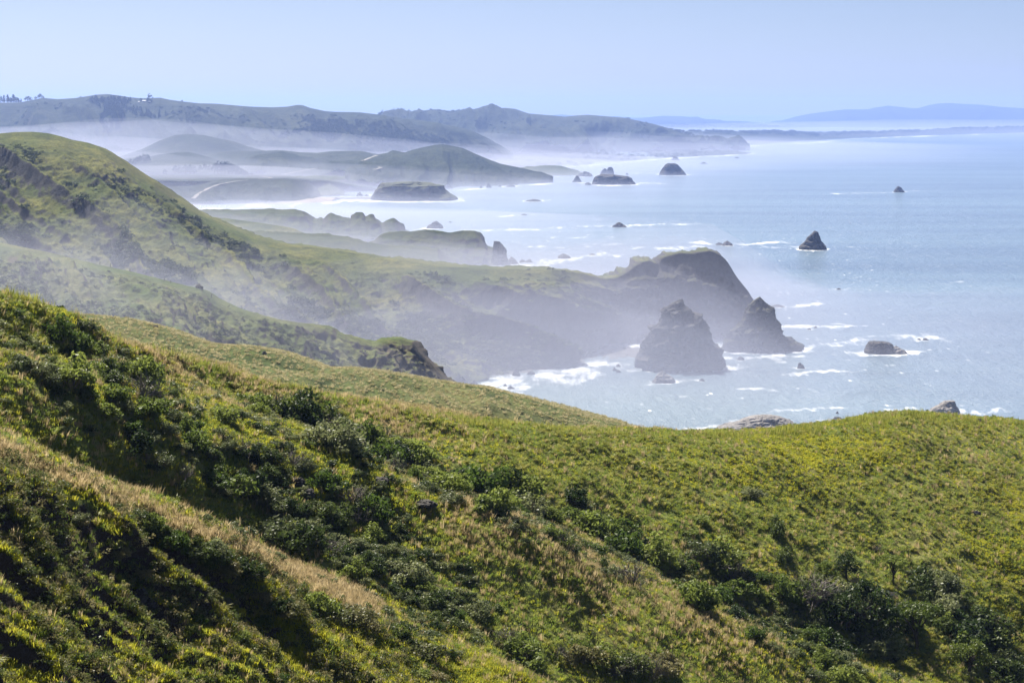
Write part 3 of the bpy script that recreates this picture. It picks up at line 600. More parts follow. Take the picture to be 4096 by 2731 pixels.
def build_fg():
    px = np.linspace(-500, 4700, FGNC)
    rows = [row(px, r) for r in FG]
    A = np.array([np.stack([(px - PX0) / F * r[:, 1], r[:, 1], HC - (r[:, 0] - PYH) / F * r[:, 1]], -1) for r in rows])   # control rows in metres
    n = len(rows)
    tq = np.concatenate([i + np.linspace(0, 1, FGSUB[i], endpoint=False) for i in range(n - 1)] + [[n - 1.0]])
    P = np.zeros((len(tq), FGNC, 3))
    T = np.arange(n, dtype=float)
    for k in range(3):
        a = A[:, :, k]
        d = np.diff(a, axis=0)
        m = np.zeros_like(a); m[0], m[-1] = d[0], d[-1]
        same = d[:-1] * d[1:] > 0
        m[1:-1] = np.where(same, 2 * d[:-1] * d[1:] / (d[:-1] + d[1:] + 1e-12), 0)
        i = np.clip(tq.astype(int), 0, n - 2); t = (tq - i)[:, None]
        P[:, :, k] = a[i] * (1 + 2 * t) * (1 - t) ** 2 + m[i] * t * (1 - t) ** 2 + a[i + 1] * t * t * (3 - 2 * t) + m[i + 1] * t * t * (t - 1)
    U = np.broadcast_to(px[None, :], P.shape[:2]); Tq = np.broadcast_to(tq[:, None], P.shape[:2])
    X, Y = P[..., 0], P[..., 1]
    sx = PX0 + F * X / Y; sy = PYH + F * (HC - P[..., 2]) / Y
    d = 0.55 * fbm2(X / 9, Y / 9, 4, 61) + 0.16 * fbm2(X / 1.3, Y / 1.3, 3, 63)
    crest = np.minimum(np.abs(Tq - 1), 1)
    d *= 0.35 + 0.65 * smooth(0, 0.35, crest)
    # erosion rills that run down to the right across the near slope and, gentler, across the middle spur
    near = smooth(7.0, 7.5, Tq)
    v = (sx - 1.05 * sy) / 260 + 0.5 * vn2(sx / 500, sy / 500, 66)
    r1 = ridged2(v, (sx + sy) / 1500, 3, 67, 0.55)
    d = d + near * 0.72 * (r1 - 0.35) * (1 - 0.6 * smooth(600, 2000, sx))
    mid = smooth(4.1, 4.6, Tq) * smooth(6.0, 5.4, Tq)
    v2 = (sx - 0.8 * sy) / 330
    d = d + mid * 0.5 * (ridged2(v2, (sx + sy) / 1800, 3, 71, 0.55) - 0.35)
    N = grid_normals(P)
    P = P + N * d[..., None]
    N2 = grid_normals(P)
    steep = smooth(0.83, 0.62, N2[..., 2])
    left = smooth(2300, 300, sx)
    bare = np.clip(near * left * (0.75 * steep + 0.55 * smooth(0.15, -0.75, r1) - 0.1) + 0.25 * mid * steep, 0, 1)
    me = raw_mesh('hillside', P.reshape(-1, 3), grid_faces(*P.shape[:2], flip=True), True, {'bare': bare})
    o = link('hillside', me, M['soil'], kind='structure')
    return o, P, N2, Tq, bare, tq
fgo, FP, FN, FT, FB, FTQ = build_fg()

dg = bpy.context.evaluated_depsgraph_get()
def bvh(o):
    return BVHTree.FromObject(o, dg)
BV = {'fg': bvh(fgo), 'L9': bvh(L9), 'L10': bvh(L10), 'L11': bvh(L11), 'L3': bvh(L3), 'L2': bvh(L2), 'L5a': bvh(L5a), 'L5': bvh(L5), 'bluff': bvh(bluff)}
CAM = Vector((0, 0, HC))
def pick(px, py, which):
    """The point of the ground that the photograph shows at (px, py)."""
    for k in range(25):
        d = (at(px, py + 2 * k, 1000.0) - CAM).normalized()
        hit = BV[which].ray_cast(CAM, d)
        if hit[0] is not None:
            break
    return hit[0], hit[1]
def ground(x, y, which):
    hit = BV[which].ray_cast(Vector((x, y, 600)), Vector((0, 0, -1)))
    return hit[0]
# ------------------------------------------------------------------ air: even haze over everything, mist banks lying in the bays
def mist(name, density, px0, px1, y0, y1, top, seed, color=(0.90, 0.92, 1.0), g=0.35, n=(46, 40), taper=0.3, right=0.55, far=None):
    """A closed bank of mist; top(px, Y) gives its height, which falls to nothing at the edges."""
    import bmesh
    nr, nc = n
    px = np.linspace(px0, px1, nc); ys = np.linspace(y0, y1, nr)
    U, Y = np.meshgrid(px, ys)
    a = (U - px0) / (px1 - px0); b = (Y - y0) / (y1 - y0)
    e = smooth(0, taper, a) * smooth(0, right, 1 - a) * smooth(0, taper, b) * smooth(0, far or taper, 1 - b)
    X = (U - PX0) / F * Y
    w = 1 + 0.28 * fbm2(X / (y1 * 0.07), Y / (y1 * 0.11), 3, seed)
    Z = -2.0 + np.maximum(e * top(U, Y) * w, 0.0) + 0.0
    top_v = np.stack([X, Y, Z], -1).reshape(-1, 3)
    bot_v = np.stack([X, Y, np.full_like(X, -6.0)], -1).reshape(-1, 3)
    f = grid_faces(nr, nc); N0 = nr * nc
    ring = [*range(nc), *[r * nc + nc - 1 for r in range(1, nr)], *[(nr - 1) * nc + c for c in range(nc - 2, -1, -1)], *[r * nc for r in range(nr - 2, 0, -1)]]
    side = [(ring[i], ring[(i + 1) % len(ring)], ring[(i + 1) % len(ring)] + N0, ring[i] + N0) for i in range(len(ring))]
    me = raw_mesh(name, np.concatenate([top_v, bot_v]), np.concatenate([f, f[:, ::-1] + N0, np.array(side)]))
    bm = bmesh.new(); bm.from_mesh(me); bmesh.ops.recalc_face_normals(bm, faces=bm.faces); bm.to_mesh(me); bm.free()
    return link(name, me, air_material(name + '_air', density, color, g), kind='stuff')

hv, hq = box(0, 13500, 0, 40000, 29000, 1)
hv[:, 2] = np.where(hv[:, 2] > 0, 360.0, -9.0)
link('haze', raw_mesh('haze', hv, hq), air_material('haze_air', 6.0e-5, (0.37, 0.52, 1.0), 0.3), kind='stuff')
MISTC = (0.72, 0.74, 0.90)
MISTN = (0.60, 0.62, 0.77)
for k, (top, dens) in enumerate([(26, 9e-4), (40, 8e-4), (54, 7e-4)]):
    mist('mist', dens, -1600, 4600, 780 - 10 * k, 2000, lambda u, y: top * (1 - 0.45 * smooth(2750, 3200, u) - 0.35 * smooth(3000, 3700, u)) * (1 - 0.6 * smooth(1300, 1700, y)), 1 + 20 * k, MISTN, taper=0.13, right=0.1, far=0.5)
mist('mist', 9.5e-4, -1600, 4600, 760, 2000, lambda u, y: (76 - 6 * smooth(800, 2300, u) - 46 * smooth(2750, 3400, u)) * (1 - 0.6 * smooth(1300, 1700, y)), 11, MISTN, taper=0.13, right=0.1, far=0.5)
mist('mist', 1.3e-3, -1600, 3300, 1350, 3000, lambda u, y: 36 + 8 * smooth(1500, 800, u), 2, (0.72, 0.74, 0.9))
for k, (hh, dens) in enumerate([(25, 8e-4), (42, 6e-4), (68, 4.5e-4)]):
    mist('mist', dens, -2500, 3300 + 100 * k, 2200 - 60 * k, 6500 + 150 * k, lambda u, y: hh * (1 + 1.0 * smooth(4200, 5400, y)), 3 + 17 * k, MISTC, taper=0.35)
for k, (hh, dens) in enumerate([(44, 2.6e-4), (78, 2.2e-4)]):
    mist('mist', dens, 300, 4300, 4600 - 100 * k, 9800, lambda u, y: hh + 10 * smooth(6000, 8000, y), 4 + 17 * k, MISTC, taper=0.35)
mist('mist', 1.6e-4, 1400, 9000, 9000, 21500, lambda u, y: 50 + 45 * smooth(14000, 19000, y), 5, MISTC, taper=0.35)
mist('mist', 1.5e-3, -1600, 3000, 215, 980, lambda u, y: 110 - 24 * smooth(300, 1300, u), 6, MISTN)

# ------------------------------------------------------------------ sea stacks and rocks
def stack(label, outline, base=None, mat='rock', deep=0.8, rough=0.10, seed=0, name='sea_stack', cat='sea stack', group=None, nz=26, nt=48, Y=None, sub=4.0):
    """A rock from its outline in the photograph (left foot, over the top, right foot); as deep as it is wide times deep."""
    ol = np.array(outline, float)
    base = base or max(ol[0, 1], ol[-1, 1])
    ROCKS.append((float(ol[0, 0]), float(ol[-1, 0]), float(base)))
    Y = Y or sea_y(base) + 0.0
    X = (ol[:, 0] - PX0) / F * Y; Z = HC - (ol[:, 1] - PYH) / F * Y
    ztop = Z.max(); w = X.max() - X.min()
    Yc = Y + 0.5 * deep * w * 0.55
    zs = np.concatenate([[-sub], ztop * (1 - (1 - np.linspace(0.0, 0.985, nz)) ** 1.25)])
    xd = np.linspace(0, 1, 800)
    sfine = np.interp(xd, np.linspace(0, 1, len(ol)), np.arange(len(ol)))
    fx = np.interp(sfine, np.arange(len(ol)), X); fz = np.interp(sfine, np.arange(len(ol)), Z)
    lo, hi = [], []
    for z in zs:
        m = fz >= max(z, min(Z[0], Z[-1], 1.0) if z < 0 else z)
        if not m.any():
            m = fz >= fz.max() - 1e-6
        lo.append(fx[m].min()); hi.append(fx[m].max())
    lo, hi = np.array(lo), np.array(hi)
    th = np.arange(nt) * 2 * math.pi / nt
    ct, st = np.cos(th), np.sin(th)
    k = 2.6
    rr = (np.abs(ct) ** k + np.abs(st) ** k) ** (-1 / k)
    cx, hw = (lo + hi) / 2, (hi - lo) / 2
    hd = np.maximum(hw * deep, 0.18 * deep * w * (1 - zs / ztop).clip(0, 1))
    V = np.stack([cx[:, None] + hw[:, None] * (rr * ct)[None], Yc + hd[:, None] * (rr * st)[None], np.broadcast_to(zs[:, None], (len(zs), nt))], -1)
    out = np.stack([np.broadcast_to(ct, V.shape[:2]), np.broadcast_to(st, V.shape[:2]), np.full(V.shape[:2], 0.25)], -1)
    sc = max(w * 0.22, 1e-3)
    d = fbm3(V[..., 0] / sc, V[..., 1] / sc, V[..., 2] / sc * 1.2, 5, seed + 3, 0.58, True)
    cr = vn3(V[..., 0] / sc * 2.6 + 4, V[..., 1] / sc * 2.6, V[..., 2] / sc * 0.55, seed + 11)      # upright cracks and buttresses
    d = d - 0.9 * smooth(0.22, 0.0, np.abs(cr)) + 0.5 * cr
    d = d + 0.55 * vn3(V[..., 0] / w * 2 + V[..., 2] / sc * 0.9, V[..., 1] / w * 2, V[..., 2] / sc * 3.2 - V[..., 0] / w * 3, seed + 7)
    d = d - d.mean()
    prot = 1 - 0.72 * np.abs(ct)[None, :] ** 3                     # keep the outline itself close to the photograph
    V = V + out * (d * rough * np.minimum(hw, w * 0.3)[:, None] * prot)[..., None]
    n = len(zs)
    VV = np.concatenate([V.reshape(-1, 3), [[cx[-1], Yc, ztop]]])
    i = np.arange(n - 1)[:, None] * nt + np.arange(nt)[None, :]
    j = np.arange(n - 1)[:, None] * nt + (np.arange(nt)[None, :] + 1) % nt
    Q = np.stack([i, j, j + nt, i + nt], -1).reshape(-1, 4)
    cap = [((n - 1) * nt + a, (n - 1) * nt + (a + 1) % nt, n * nt, n * nt) for a in range(nt)]
    me = bpy.data.meshes.new(name)
    me.from_pydata(VV.tolist(), [], Q.tolist() + [c[:3] for c in cap])
    me.update()
    o = link(name, me, M[mat], label=label, category=cat)
    # origin to the foot
    c0 = Vector((float(cx[0]), float(Yc), 0.0))
    me.transform(__import__('mathutils').Matrix.Translation(-c0)); o.location = c0
    if group:
        o['group'] = group
    return o

def small(label, x0, x1, top, base, peak=0.5, mat='rock', seed=1, name='sea_rock', cat='rock', group=None, deep=0.9, Y=None, sub=3.0):
    """A low rock: feet at x0 and x1, summit at a share peak of the way."""
    rs = np.random.default_rng(seed)
    xs = np.linspace(0, 1, 11)
    h = np.where(xs < peak, (xs / peak) ** 0.7, ((1 - xs) / (1 - peak)) ** 0.7)
    h = np.clip(h + rs.normal(0, 0.07, 11) * (h > 0.1) * (h < 0.97), 0, 1)
    pts = [(x0 + (x1 - x0) * a, base - (base - top) * b) for a, b in zip(xs, h)]
    return stack(label, pts, base, mat, deep, 0.22, seed, name, cat, group, 9, 22, Y, sub)

G = 'sea stacks off the coast'
stack('broad flat-topped rock joined to the far beach by a rubble causeway', [(1478, 802), (1482, 791), (1496, 768), (1519, 737), (1571, 733), (1631, 729), (1702, 731), (1730, 735), (1748, 743), (1774, 744), (1779, 761), (1795, 777), (1819, 790), (1826, 799)], 802, 'rockmoss', 0.75, 0.12, 2, group=G)
stack('dome-shaped dark stack standing alone far out past the flat-topped rocks', [(2637, 701), (2643, 688), (2659, 662), (2673, 654), (2685, 658), (2701, 654), (2715, 660), (2730, 679), (2747, 698)], 701, 'rock', 0.8, 0.12, 3, group=G)
stack('long low flat-topped islet with a sloping seaward end', [(2367, 738), (2374, 721), (2383, 707), (2407, 697), (2449, 698), (2510, 706), (2528, 714), (2531, 723), (2549, 736)], 739, 'rock', 0.6, 0.12, 4, group=G)
stack('small pointed rock just inshore of the long flat islet', [(2288, 729), (2296, 718), (2306, 703), (2312, 704), (2320, 716), (2328, 728)], 729, 'rock', 0.8, 0.14, 5, group=G)
stack('left-hand lump of the pair of rounded far rocks', [(2400, 697), (2408, 683), (2418, 674), (2426, 676), (2432, 697)], 698, 'rock', 0.9, 0.14, 6, group=G)
stack('taller dome of the pair of rounded far rocks', [(2424, 697), (2428, 680), (2434, 670), (2446, 668), (2453, 676), (2457, 697)], 699, 'rock', 0.9, 0.14, 7, group=G)
small('low rounded rock at the end of the misty low point', 2300, 2374, 684, 707, 0.55, seed=8)
small('far rock lying against the distant foam line of the beach', 2683, 2722, 624, 642, 0.45, seed=9)
small('flat skerry beyond the dome-shaped stack', 2800, 2830, 648, 656, 0.5, seed=10)
small('farthest tiny flat rock near the misty shore', 2938, 2958, 627, 633, 0.5, seed=11)
small('tiny square rock between the paired domes and the dome-shaped stack', 2502, 2515, 692, 699, 0.4, seed=12)
small('half-submerged rock foot on the landward side of the long flat islet', 2334, 2368, 729, 740, 0.6, seed=13)
small('low reef rock with a pointed hump in open water', 2096, 2168, 797, 806, 0.55, seed=14)
small('small flat rock awash in a foam streak mid bay', 2082, 2110, 855, 861, 0.5, seed=15)
small('blocky rock with surf piling on its seaward side', 2449, 2508, 890, 909, 0.5, seed=16)
small('smooth dome rock with white water around it', 2888, 2934, 961, 983, 0.45, seed=17)
small('low slab beside the smooth dome rock', 2862, 2892, 970, 980, 0.5, seed=18)
small('angular rock in the surf below the dark cliff headland', 2230, 2284, 1013, 1034, 0.45, seed=19)
small('small rock awash seaward of the angular surf rock', 2357, 2382, 1014, 1020, 0.5, seed=20)
stack('tall sharp pyramid stack alone in the open sea', [(3199, 998), (3201, 989), (3224, 966), (3234, 950), (3248, 938), (3262, 924), (3276, 929), (3283, 945), (3287, 964), (3304, 982), (3310, 997)], 999, 'rock', 0.8, 0.14, 21, group=G)
small('lone small peaked rock farthest out to sea', 3575, 3622, 744, 769, 0.4, seed=22)
small('pointed rock off the rocky point in the mist', 1702, 1774, 883, 914, 0.55, seed=23)
small('tiny rock in foam beyond the pointed rock', 1793, 1808, 885, 890, 0.5, seed=24)
stack('tall leaning slab stack at the tip of the dark cliff headland', [(1963, 1060), (1967, 1024), (1972, 987), (1976, 965), (1998, 967), (2012, 982), (2026, 1001), (2028, 1029), (2042, 1057)], 1060, 'rock', 0.8, 0.14, 25, group=G)
stack('short thumb-shaped stack beside the leaning slab', [(1925, 1068), (1932, 1034), (1938, 1032), (1945, 1033), (1951, 1048), (1963, 1067)], 1068, 'rock', 0.8, 0.16, 26, group=G)
small('jagged low rock running out from the leaning slab', 2028, 2076, 1026, 1056, 0.35, seed=27)
small('middle boulder of the low line off the leaning slab', 2076, 2104, 1036, 1049, 0.5, seed=28)
small('outermost boulder of the low line off the leaning slab', 2102, 2130, 1035, 1049, 0.6, seed=29)
stack('massive near pyramid rock rising from the cobble beach', [(2556, 1462), (2562, 1446), (2581, 1394), (2599, 1371), (2627, 1319), (2655, 1254), (2688, 1221), (2721, 1205), (2737, 1202), (2749, 1226), (2768, 1249), (2805, 1268), (2824, 1296), (2845, 1338), (2852, 1376), (2880, 1404), (2889, 1436), (2904, 1472)], 1478, 'rock', 0.75, 0.42, 30, nz=84, nt=130, group=G)
stack('steep grass-capped stack with a low rock tail off the headland', [(2890, 1403), (2896, 1396), (2908, 1357), (2927, 1338), (2964, 1305), (2988, 1273), (2997, 1235), (3016, 1214), (3030, 1203), (3048, 1192), (3067, 1212), (3104, 1245), (3109, 1277), (3122, 1305), (3121, 1324), (3115, 1338), (3133, 1350), (3165, 1364), (3198, 1376), (3216, 1395)], 1404, 'rockcap', 0.7, 0.36, 31, nz=76, nt=120, group=G)
small('flat reef behind the grass-capped stack', 3080, 3144, 1219, 1228, 0.5, seed=32)
small('small rock in white water between the two big stacks', 2947, 2979, 1425, 1440, 0.5, seed=33)
small('single upright block in open water right of the big stacks', 3189, 3222, 1450, 1474, 0.35, seed=34)
small('pale pyramid boulder in front of the massive near pyramid', 2611, 2704, 1485, 1531, 0.45, 'rockpale', seed=35)
small('low rock beside the pale pyramid boulder', 2796, 2821, 1514, 1524, 0.55, seed=36)
small('upper of two surf rocks left of the massive pyramid', 2450, 2469, 1469, 1483, 0.4, seed=37)
small('lower of two surf rocks left of the massive pyramid', 2464, 2484, 1478, 1490, 0.5, seed=38)
small('rounded low rock just beyond the near slope crest', 3330, 3378, 1666, 1680, 0.35, seed=39)
small('tiny tooth of rock in foam above the rounded low rock', 3343, 3356, 1644, 1654, 0.5, seed=40)
stack('wide pale boulder hump showing over the near crest', [(2850, 1760), (2865, 1733), (2905, 1712), (2960, 1693), (3000, 1680), (3030, 1675), (3065, 1668), (3100, 1671), (3135, 1677), (3170, 1692), (3187, 1703), (3194, 1760)], 1762, 'rockpale', 0.7, 0.14, 41, nz=34, nt=72, group=G)
stack('pale slanting block rock with surf beyond the right-hand crest', [(3716, 1672), (3723, 1650), (3740, 1634), (3760, 1625), (3785, 1606), (3825, 1607), (3830, 1625), (3843, 1645), (3850, 1672)], 1672, 'rockpale', 0.8, 0.14, 42, nz=30, nt=64, group=G)
stack('dark squat block in a ring of foam out in the bay', [(3462, 1412), (3468, 1390), (3480, 1372), (3495, 1367), (3540, 1368), (3562, 1373), (3578, 1382), (3584, 1412)], 1414, 'rock', 0.8, 0.14, 43, nz=30, nt=64, group=G)
small('lower paler rock against the dark squat block', 3556, 3636, 1385, 1415, 0.35, 'rockpale', seed=44)
small('larger of two wave-washed rocks behind the dark squat block', 3690, 3716, 1352, 1361, 0.5, seed=45)
small('smaller of two wave-washed rocks behind the dark squat block', 3669, 3686, 1353, 1359, 0.5, seed=46)
small('near rock tip in the surf patch beyond the grass-capped stack', 3229, 3246, 1312, 1319, 0.5, seed=47)
small('slanting rock tip in the surf patch beyond the grass-capped stack', 3255, 3269, 1304, 1311, 0.7, seed=48)
small('solitary rock awash in a thin foam line offshore', 3346, 3366, 1152, 1158, 0.5, seed=49)
small('largest boulder in the cove surf under the ridge tip', 1878, 1914, 1518, 1541, 0.55, seed=50)
small('small middle boulder in the cove surf', 2012, 2029, 1535, 1544, 0.6, seed=51)
small('flat outer boulder in the cove surf', 2028, 2060, 1543, 1555, 0.4, seed=52)
small('big boulder high on the cobble beach', 2104, 2145, 1450, 1472, 0.5, seed=53, name='beach_boulder', cat='boulder')
small('dark boulder at the back of the cobble beach', 2048, 2082, 1473, 1503, 0.4, seed=54, name='beach_boulder', cat='boulder')
small('long boulder at the water edge of the cobble beach', 2106, 2142, 1483, 1498, 0.5, seed=55, name='beach_boulder', cat='boulder')
small('round boulder in the pocket of white water behind the massive pyramid', 2488, 2506, 1387, 1399, 0.5, seed=56)
small('boulder at the cobble beach tip near the massive pyramid', 2464, 2484, 1455, 1467, 0.5, seed=57, name='beach_boulder', cat='boulder')
small('first of the shore rocks below the coastal hill', 1917, 1932, 743, 753, 0.5, seed=58)
small('tallest of the shore rocks below the coastal hill', 1944, 1967, 733, 752, 0.4, seed=59)
small('small peaked shore rock below the coastal hill', 1993, 2007, 739, 748, 0.35, seed=60)
small('long low shore rock off the coastal hill point', 2022, 2062, 739, 748, 0.7, seed=61)
small('square rock in the surf behind the causeway', 1422, 1455, 768, 785, 0.5, seed=62)
small('low lump beside the square rock behind the causeway', 1456, 1476, 777, 785, 0.5, seed=63)
small('flat rock near the landward end of the causeway', 1329, 1361, 789, 797, 0.5, seed=64)

build_sea()

# ------------------------------------------------------------------ plants: the meshes
def leaf_quads(Cn, Dn, size, rs, aspect=0.55, spread=0.9):
    n = len(Cn)
    d = Dn + rs.normal(0, spread, (n, 3)); d /= np.linalg.norm(d, axis=1, keepdims=True) + 1e-9
    t = np.cross(d, rs.normal(0, 1, (n, 3))); t /= np.linalg.norm(t, axis=1, keepdims=True) + 1e-9
    b = np.cross(d, t)
    s = size * rs.uniform(0.65, 1.35, (n, 1))
    V = np.stack([Cn - t * s, Cn + b * s * aspect, Cn + t * s, Cn - b * s * aspect], 1).reshape(-1, 3)
    return V, np.arange(4 * n).reshape(-1, 4)

def clump_leaves(centres, radii, per, size, rs, up=0.45, flat=0.8):
    P, D = [], []
    for c, r in zip(centres, radii):
        d = rs.normal(0, 1, (per, 3)); d[:, 2] += up; d /= np.linalg.norm(d, axis=1, keepdims=True)
        P.append(c + d * r * rs.uniform(0.55, 1.05, (per, 1)) * [1, 1, flat]); D.append(d)
    return leaf_quads(np.concatenate(P), np.concatenate(D), size, rs)

def shrub_mesh(seed, kind):
    """Returns (foliage, stem) meshes of a shrub of radius 1 standing on the origin."""
    rs = np.random.default_rng(seed)
    n = {'leaf': 34, 'dark': 38, 'dull': 30, 'glint': 34, 'low': 30}[kind]
    hz = {'leaf': 0.78, 'dark': 0.86, 'dull': 0.74, 'glint': 0.58, 'low': 0.55}[kind]
    d = rs.normal(0, 1, (n, 3)); d[:, 2] = np.abs(d[:, 2]) * 1.1; d /= np.linalg.norm(d, axis=1, keepdims=True)
    lob = 1 + 0.28 * np.sin(np.arctan2(d[:, 1], d[:, 0]) * rs.integers(2, 4) + rs.uniform(0, 6)) + rs.normal(0, 0.10, n)
    c = d * (0.74 * lob * rs.uniform(0.72, 1.08, n))[:, None] * [1, 1, hz] + [0, 0, 0.12]
    r = rs.uniform(0.20, 0.36, n)
    per, size = {'leaf': (60, 0.074), 'dark': (60, 0.070), 'dull': (64, 0.062), 'glint': (56, 0.066), 'low': (56, 0.07)}[kind]
    fv, fq = clump_leaves(c, r, per, size, rs)
    parts = []
    for k in rs.choice(n, min(n, 16), replace=False):
        p1 = c[k] * [0.95, 0.95, 0.92]
        b = np.array([rs.normal(0, 0.07), rs.normal(0, 0.07), -0.25])
        m = (b + p1) / 2 + rs.normal(0, 0.07, 3) + [0, 0, 0.10]
        parts.append(tube([b, m, p1], 0.035, 0.012, 4))
        for q in range(2):
            parts.append(tube([m, (m + p1) / 2 + rs.normal(0, 0.12, 3), p1 + rs.normal(0, 0.22, 3)], 0.016, 0.006, 3))
    sv, sq = merge(parts)
    return raw_mesh('foliage', fv, fq), raw_mesh('stem', sv, sq)

def bare_mesh(seed):
    """A leafless twiggy shrub: (twigs, a few leaves)."""
    rs = np.random.default_rng(seed); parts = []; tips = []
    for k in range(30):
        d = rs.normal(0, 1, 3); d[2] = abs(d[2]) * 1.2 + 0.25; d /= np.linalg.norm(d)
        L_ = rs.uniform(0.7, 1.05); p1 = d * L_ * [1, 1, 0.95]
        b = np.array([rs.normal(0, 0.06), rs.normal(0, 0.06), -0.2])
        m = p1 * 0.5 + rs.normal(0, 0.06, 3) + [0, 0, 0.08]
        parts.append(tube([b, m, p1], 0.026, 0.008, 4))
        for q in range(5):
            s0 = m + (p1 - m) * rs.uniform(0, 0.9); e = s0 + (d * 0.25 + rs.normal(0, 0.17, 3))
            parts.append(tube([s0, (s0 + e) / 2 + rs.normal(0, 0.03, 3), e], 0.011, 0.005, 3)); tips.append(e)
    tips = np.array(tips)
    fv, fq = clump_leaves(tips[rs.choice(len(tips), 26, replace=False)], np.full(26, 0.10), 12, 0.045, rs)
    sv, sq = merge(parts)
    return raw_mesh('foliage', fv, fq), raw_mesh('stem', sv, sq)

def tree_mesh(seed, kind, per=46, size=None):
    """(crown, trunk) of a tree of height 1."""
    rs = np.random.default_rng(seed); parts = []
    if kind == 'spire':
        c, r = [], []
        for k in range(26):
            h = 0.14 + 0.84 * (k / 25); w = 0.20 * (1 - h) ** 0.85 + 0.015
            a = rs.uniform(0, 6.28); c.append((math.cos(a) * w, math.sin(a) * w, h)); r.append(0.05 + 0.09 * (1 - h))
        tr = tube([(0, 0, -0.08), (0.01, 0, 0.4), (0, 0, 0.95)], 0.028, 0.006, 6); parts.append(tr)
    elif kind == 'umbrella':                                     # trunk forking under a flat windswept crown
        c, r = [], []
        for k in range(30):
            a = rs.uniform(0, 6.28); w = 0.46 * math.sqrt(rs.uniform(0.02, 1))
            c.append((math.cos(a) * w + 0.06, math.sin(a) * w, 0.80 + 0.14 * (1 - (w / 0.46) ** 2) + rs.normal(0, 0.03))); r.append(rs.uniform(0.10, 0.15))
        for k in range(9):
            c.append((rs.normal(0, 0.25), rs.normal(0, 0.2), rs.uniform(0.5, 0.72))); r.append(0.09)
        parts.append(tube([(0, 0, -0.1), (0.02, 0, 0.2), (0.0, 0.02, 0.38)], 0.04, 0.028, 7))
        for k in range(9):
            e = np.array(c[k]); parts.append(tube([(0, 0.02, 0.34), e * [0.5, 0.5, 0.72] + [0, 0, 0.06], e], 0.022, 0.008, 5))
    else:
        c, r = [], []
        for k in range(30):
            d = rs.normal(0, 1, 3); d[2] = abs(d[2]); d /= np.linalg.norm(d); d *= rs.uniform(0.7, 1.05)
            c.append((d[0] * 0.40, d[1] * 0.40, (0.34 if per > 60 else 0.14) + d[2] * (0.54 if per > 60 else 0.74))); r.append(rs.uniform(0.10, 0.18))
        parts.append(tube([(0, 0, -0.1), (0.015, 0.01, 0.25), (0, 0, 0.6)], 0.045, 0.018, 7))
        for k in range(8):
            e = np.array(c[k]); parts.append(tube([(0, 0, 0.25), e * [0.5, 0.5, 0.8], e], 0.018, 0.006, 4))
    fv, fq = clump_leaves(np.array(c), np.array(r), per, size or 0.032, rs, 0.5, 0.75)
    tv, tq = merge(parts)
    return raw_mesh('crown', fv, fq), raw_mesh('trunk', tv, tq)

SHR = {'leaf': [shrub_mesh(s, 'leaf') for s in (1, 2, 3)], 'dark': [shrub_mesh(s, 'dark') for s in (4, 5)], 'dull': [shrub_mesh(s, 'dull') for s in (6, 7)],
       'glint': [shrub_mesh(s, 'glint') for s in (8, 9)], 'low': [shrub_mesh(s, 'low') for s in (10, 11)], 'bare': [bare_mesh(s) for s in (12, 13)]}
SMAT = {'leaf': 'leaf', 'dark': 'leafdark', 'dull': 'leafdull', 'glint': 'leafglint', 'low': 'leaf', 'bare': 'leafdull'}
SWORD = {'leaf': 'green leafy shrub', 'dark': 'dark green shrub', 'dull': 'grey-green shrub', 'glint': 'glossy bramble mound', 'low': 'low green shrub', 'bare': 'bare grey shrub'}
ORD = ['first', 'second', 'third', 'fourth', 'fifth', 'sixth', 'seventh', 'eighth', 'ninth', 'tenth', 'eleventh', 'twelfth', 'thirteenth', 'fourteenth', 'fifteenth', 'sixteenth', 'seventeenth', 'eighteenth', 'nineteenth']
def ordinal(i):
    if i < 19:
        return ORD[i]
    t, u = divmod(i + 1, 10)
    tens = ['', '', 'twenty', 'thirty', 'forty', 'fifty', 'sixty', 'seventy', 'eighty', 'ninety'][t]
    return (tens[:-1] + 'ieth') if u == 0 else tens + '-' + ORD[u - 1]

def plant(name, protos, mats, loc, size, rz, label, cat, group, partnames, tilt=(0, 0)):
    e = bpy.data.objects.new(name, None); COL.objects.link(e)
    e.location = loc; e.scale = size if hasattr(size, '__len__') else (size,) * 3
    e.rotation_euler = (tilt[0], tilt[1], rz); e.empty_display_size = 0.2
    e['label'] = label; e['category'] = cat
    if group:
        e['group'] = group
    for me, mat, pn in zip(protos, mats, partnames):
        if not me.materials:
            me.materials.append(mat)
        o = bpy.data.objects.new(pn, me); COL.objects.link(o); o.parent = e
    return e

def shrub(px, py, wpx, kind, label, group, rs, tall=1.0, which='fg'):
    p, _ = pick(px, py, which)
    if p is None:
        return
    r = wpx / 2 / F * p.y
    pr = SHR[kind][rs.integers(len(SHR[kind]))]
    nm = 'bare_shrub' if kind == 'bare' else ('bramble' if kind == 'glint' else 'shrub')
    plant(nm, pr, (M[SMAT[kind]], M['twig']), p - Vector((0, 0, r * 0.12)), (r * rs.uniform(0.9, 1.1), r * rs.uniform(0.9, 1.1), r * tall * rs.uniform(0.85, 1.15)), rs.uniform(0, 6.28), label, 'bramble' if kind == 'glint' else 'shrub', group, ('foliage', 'stem'), (rs.normal(0, 0.08), rs.normal(0, 0.08)))

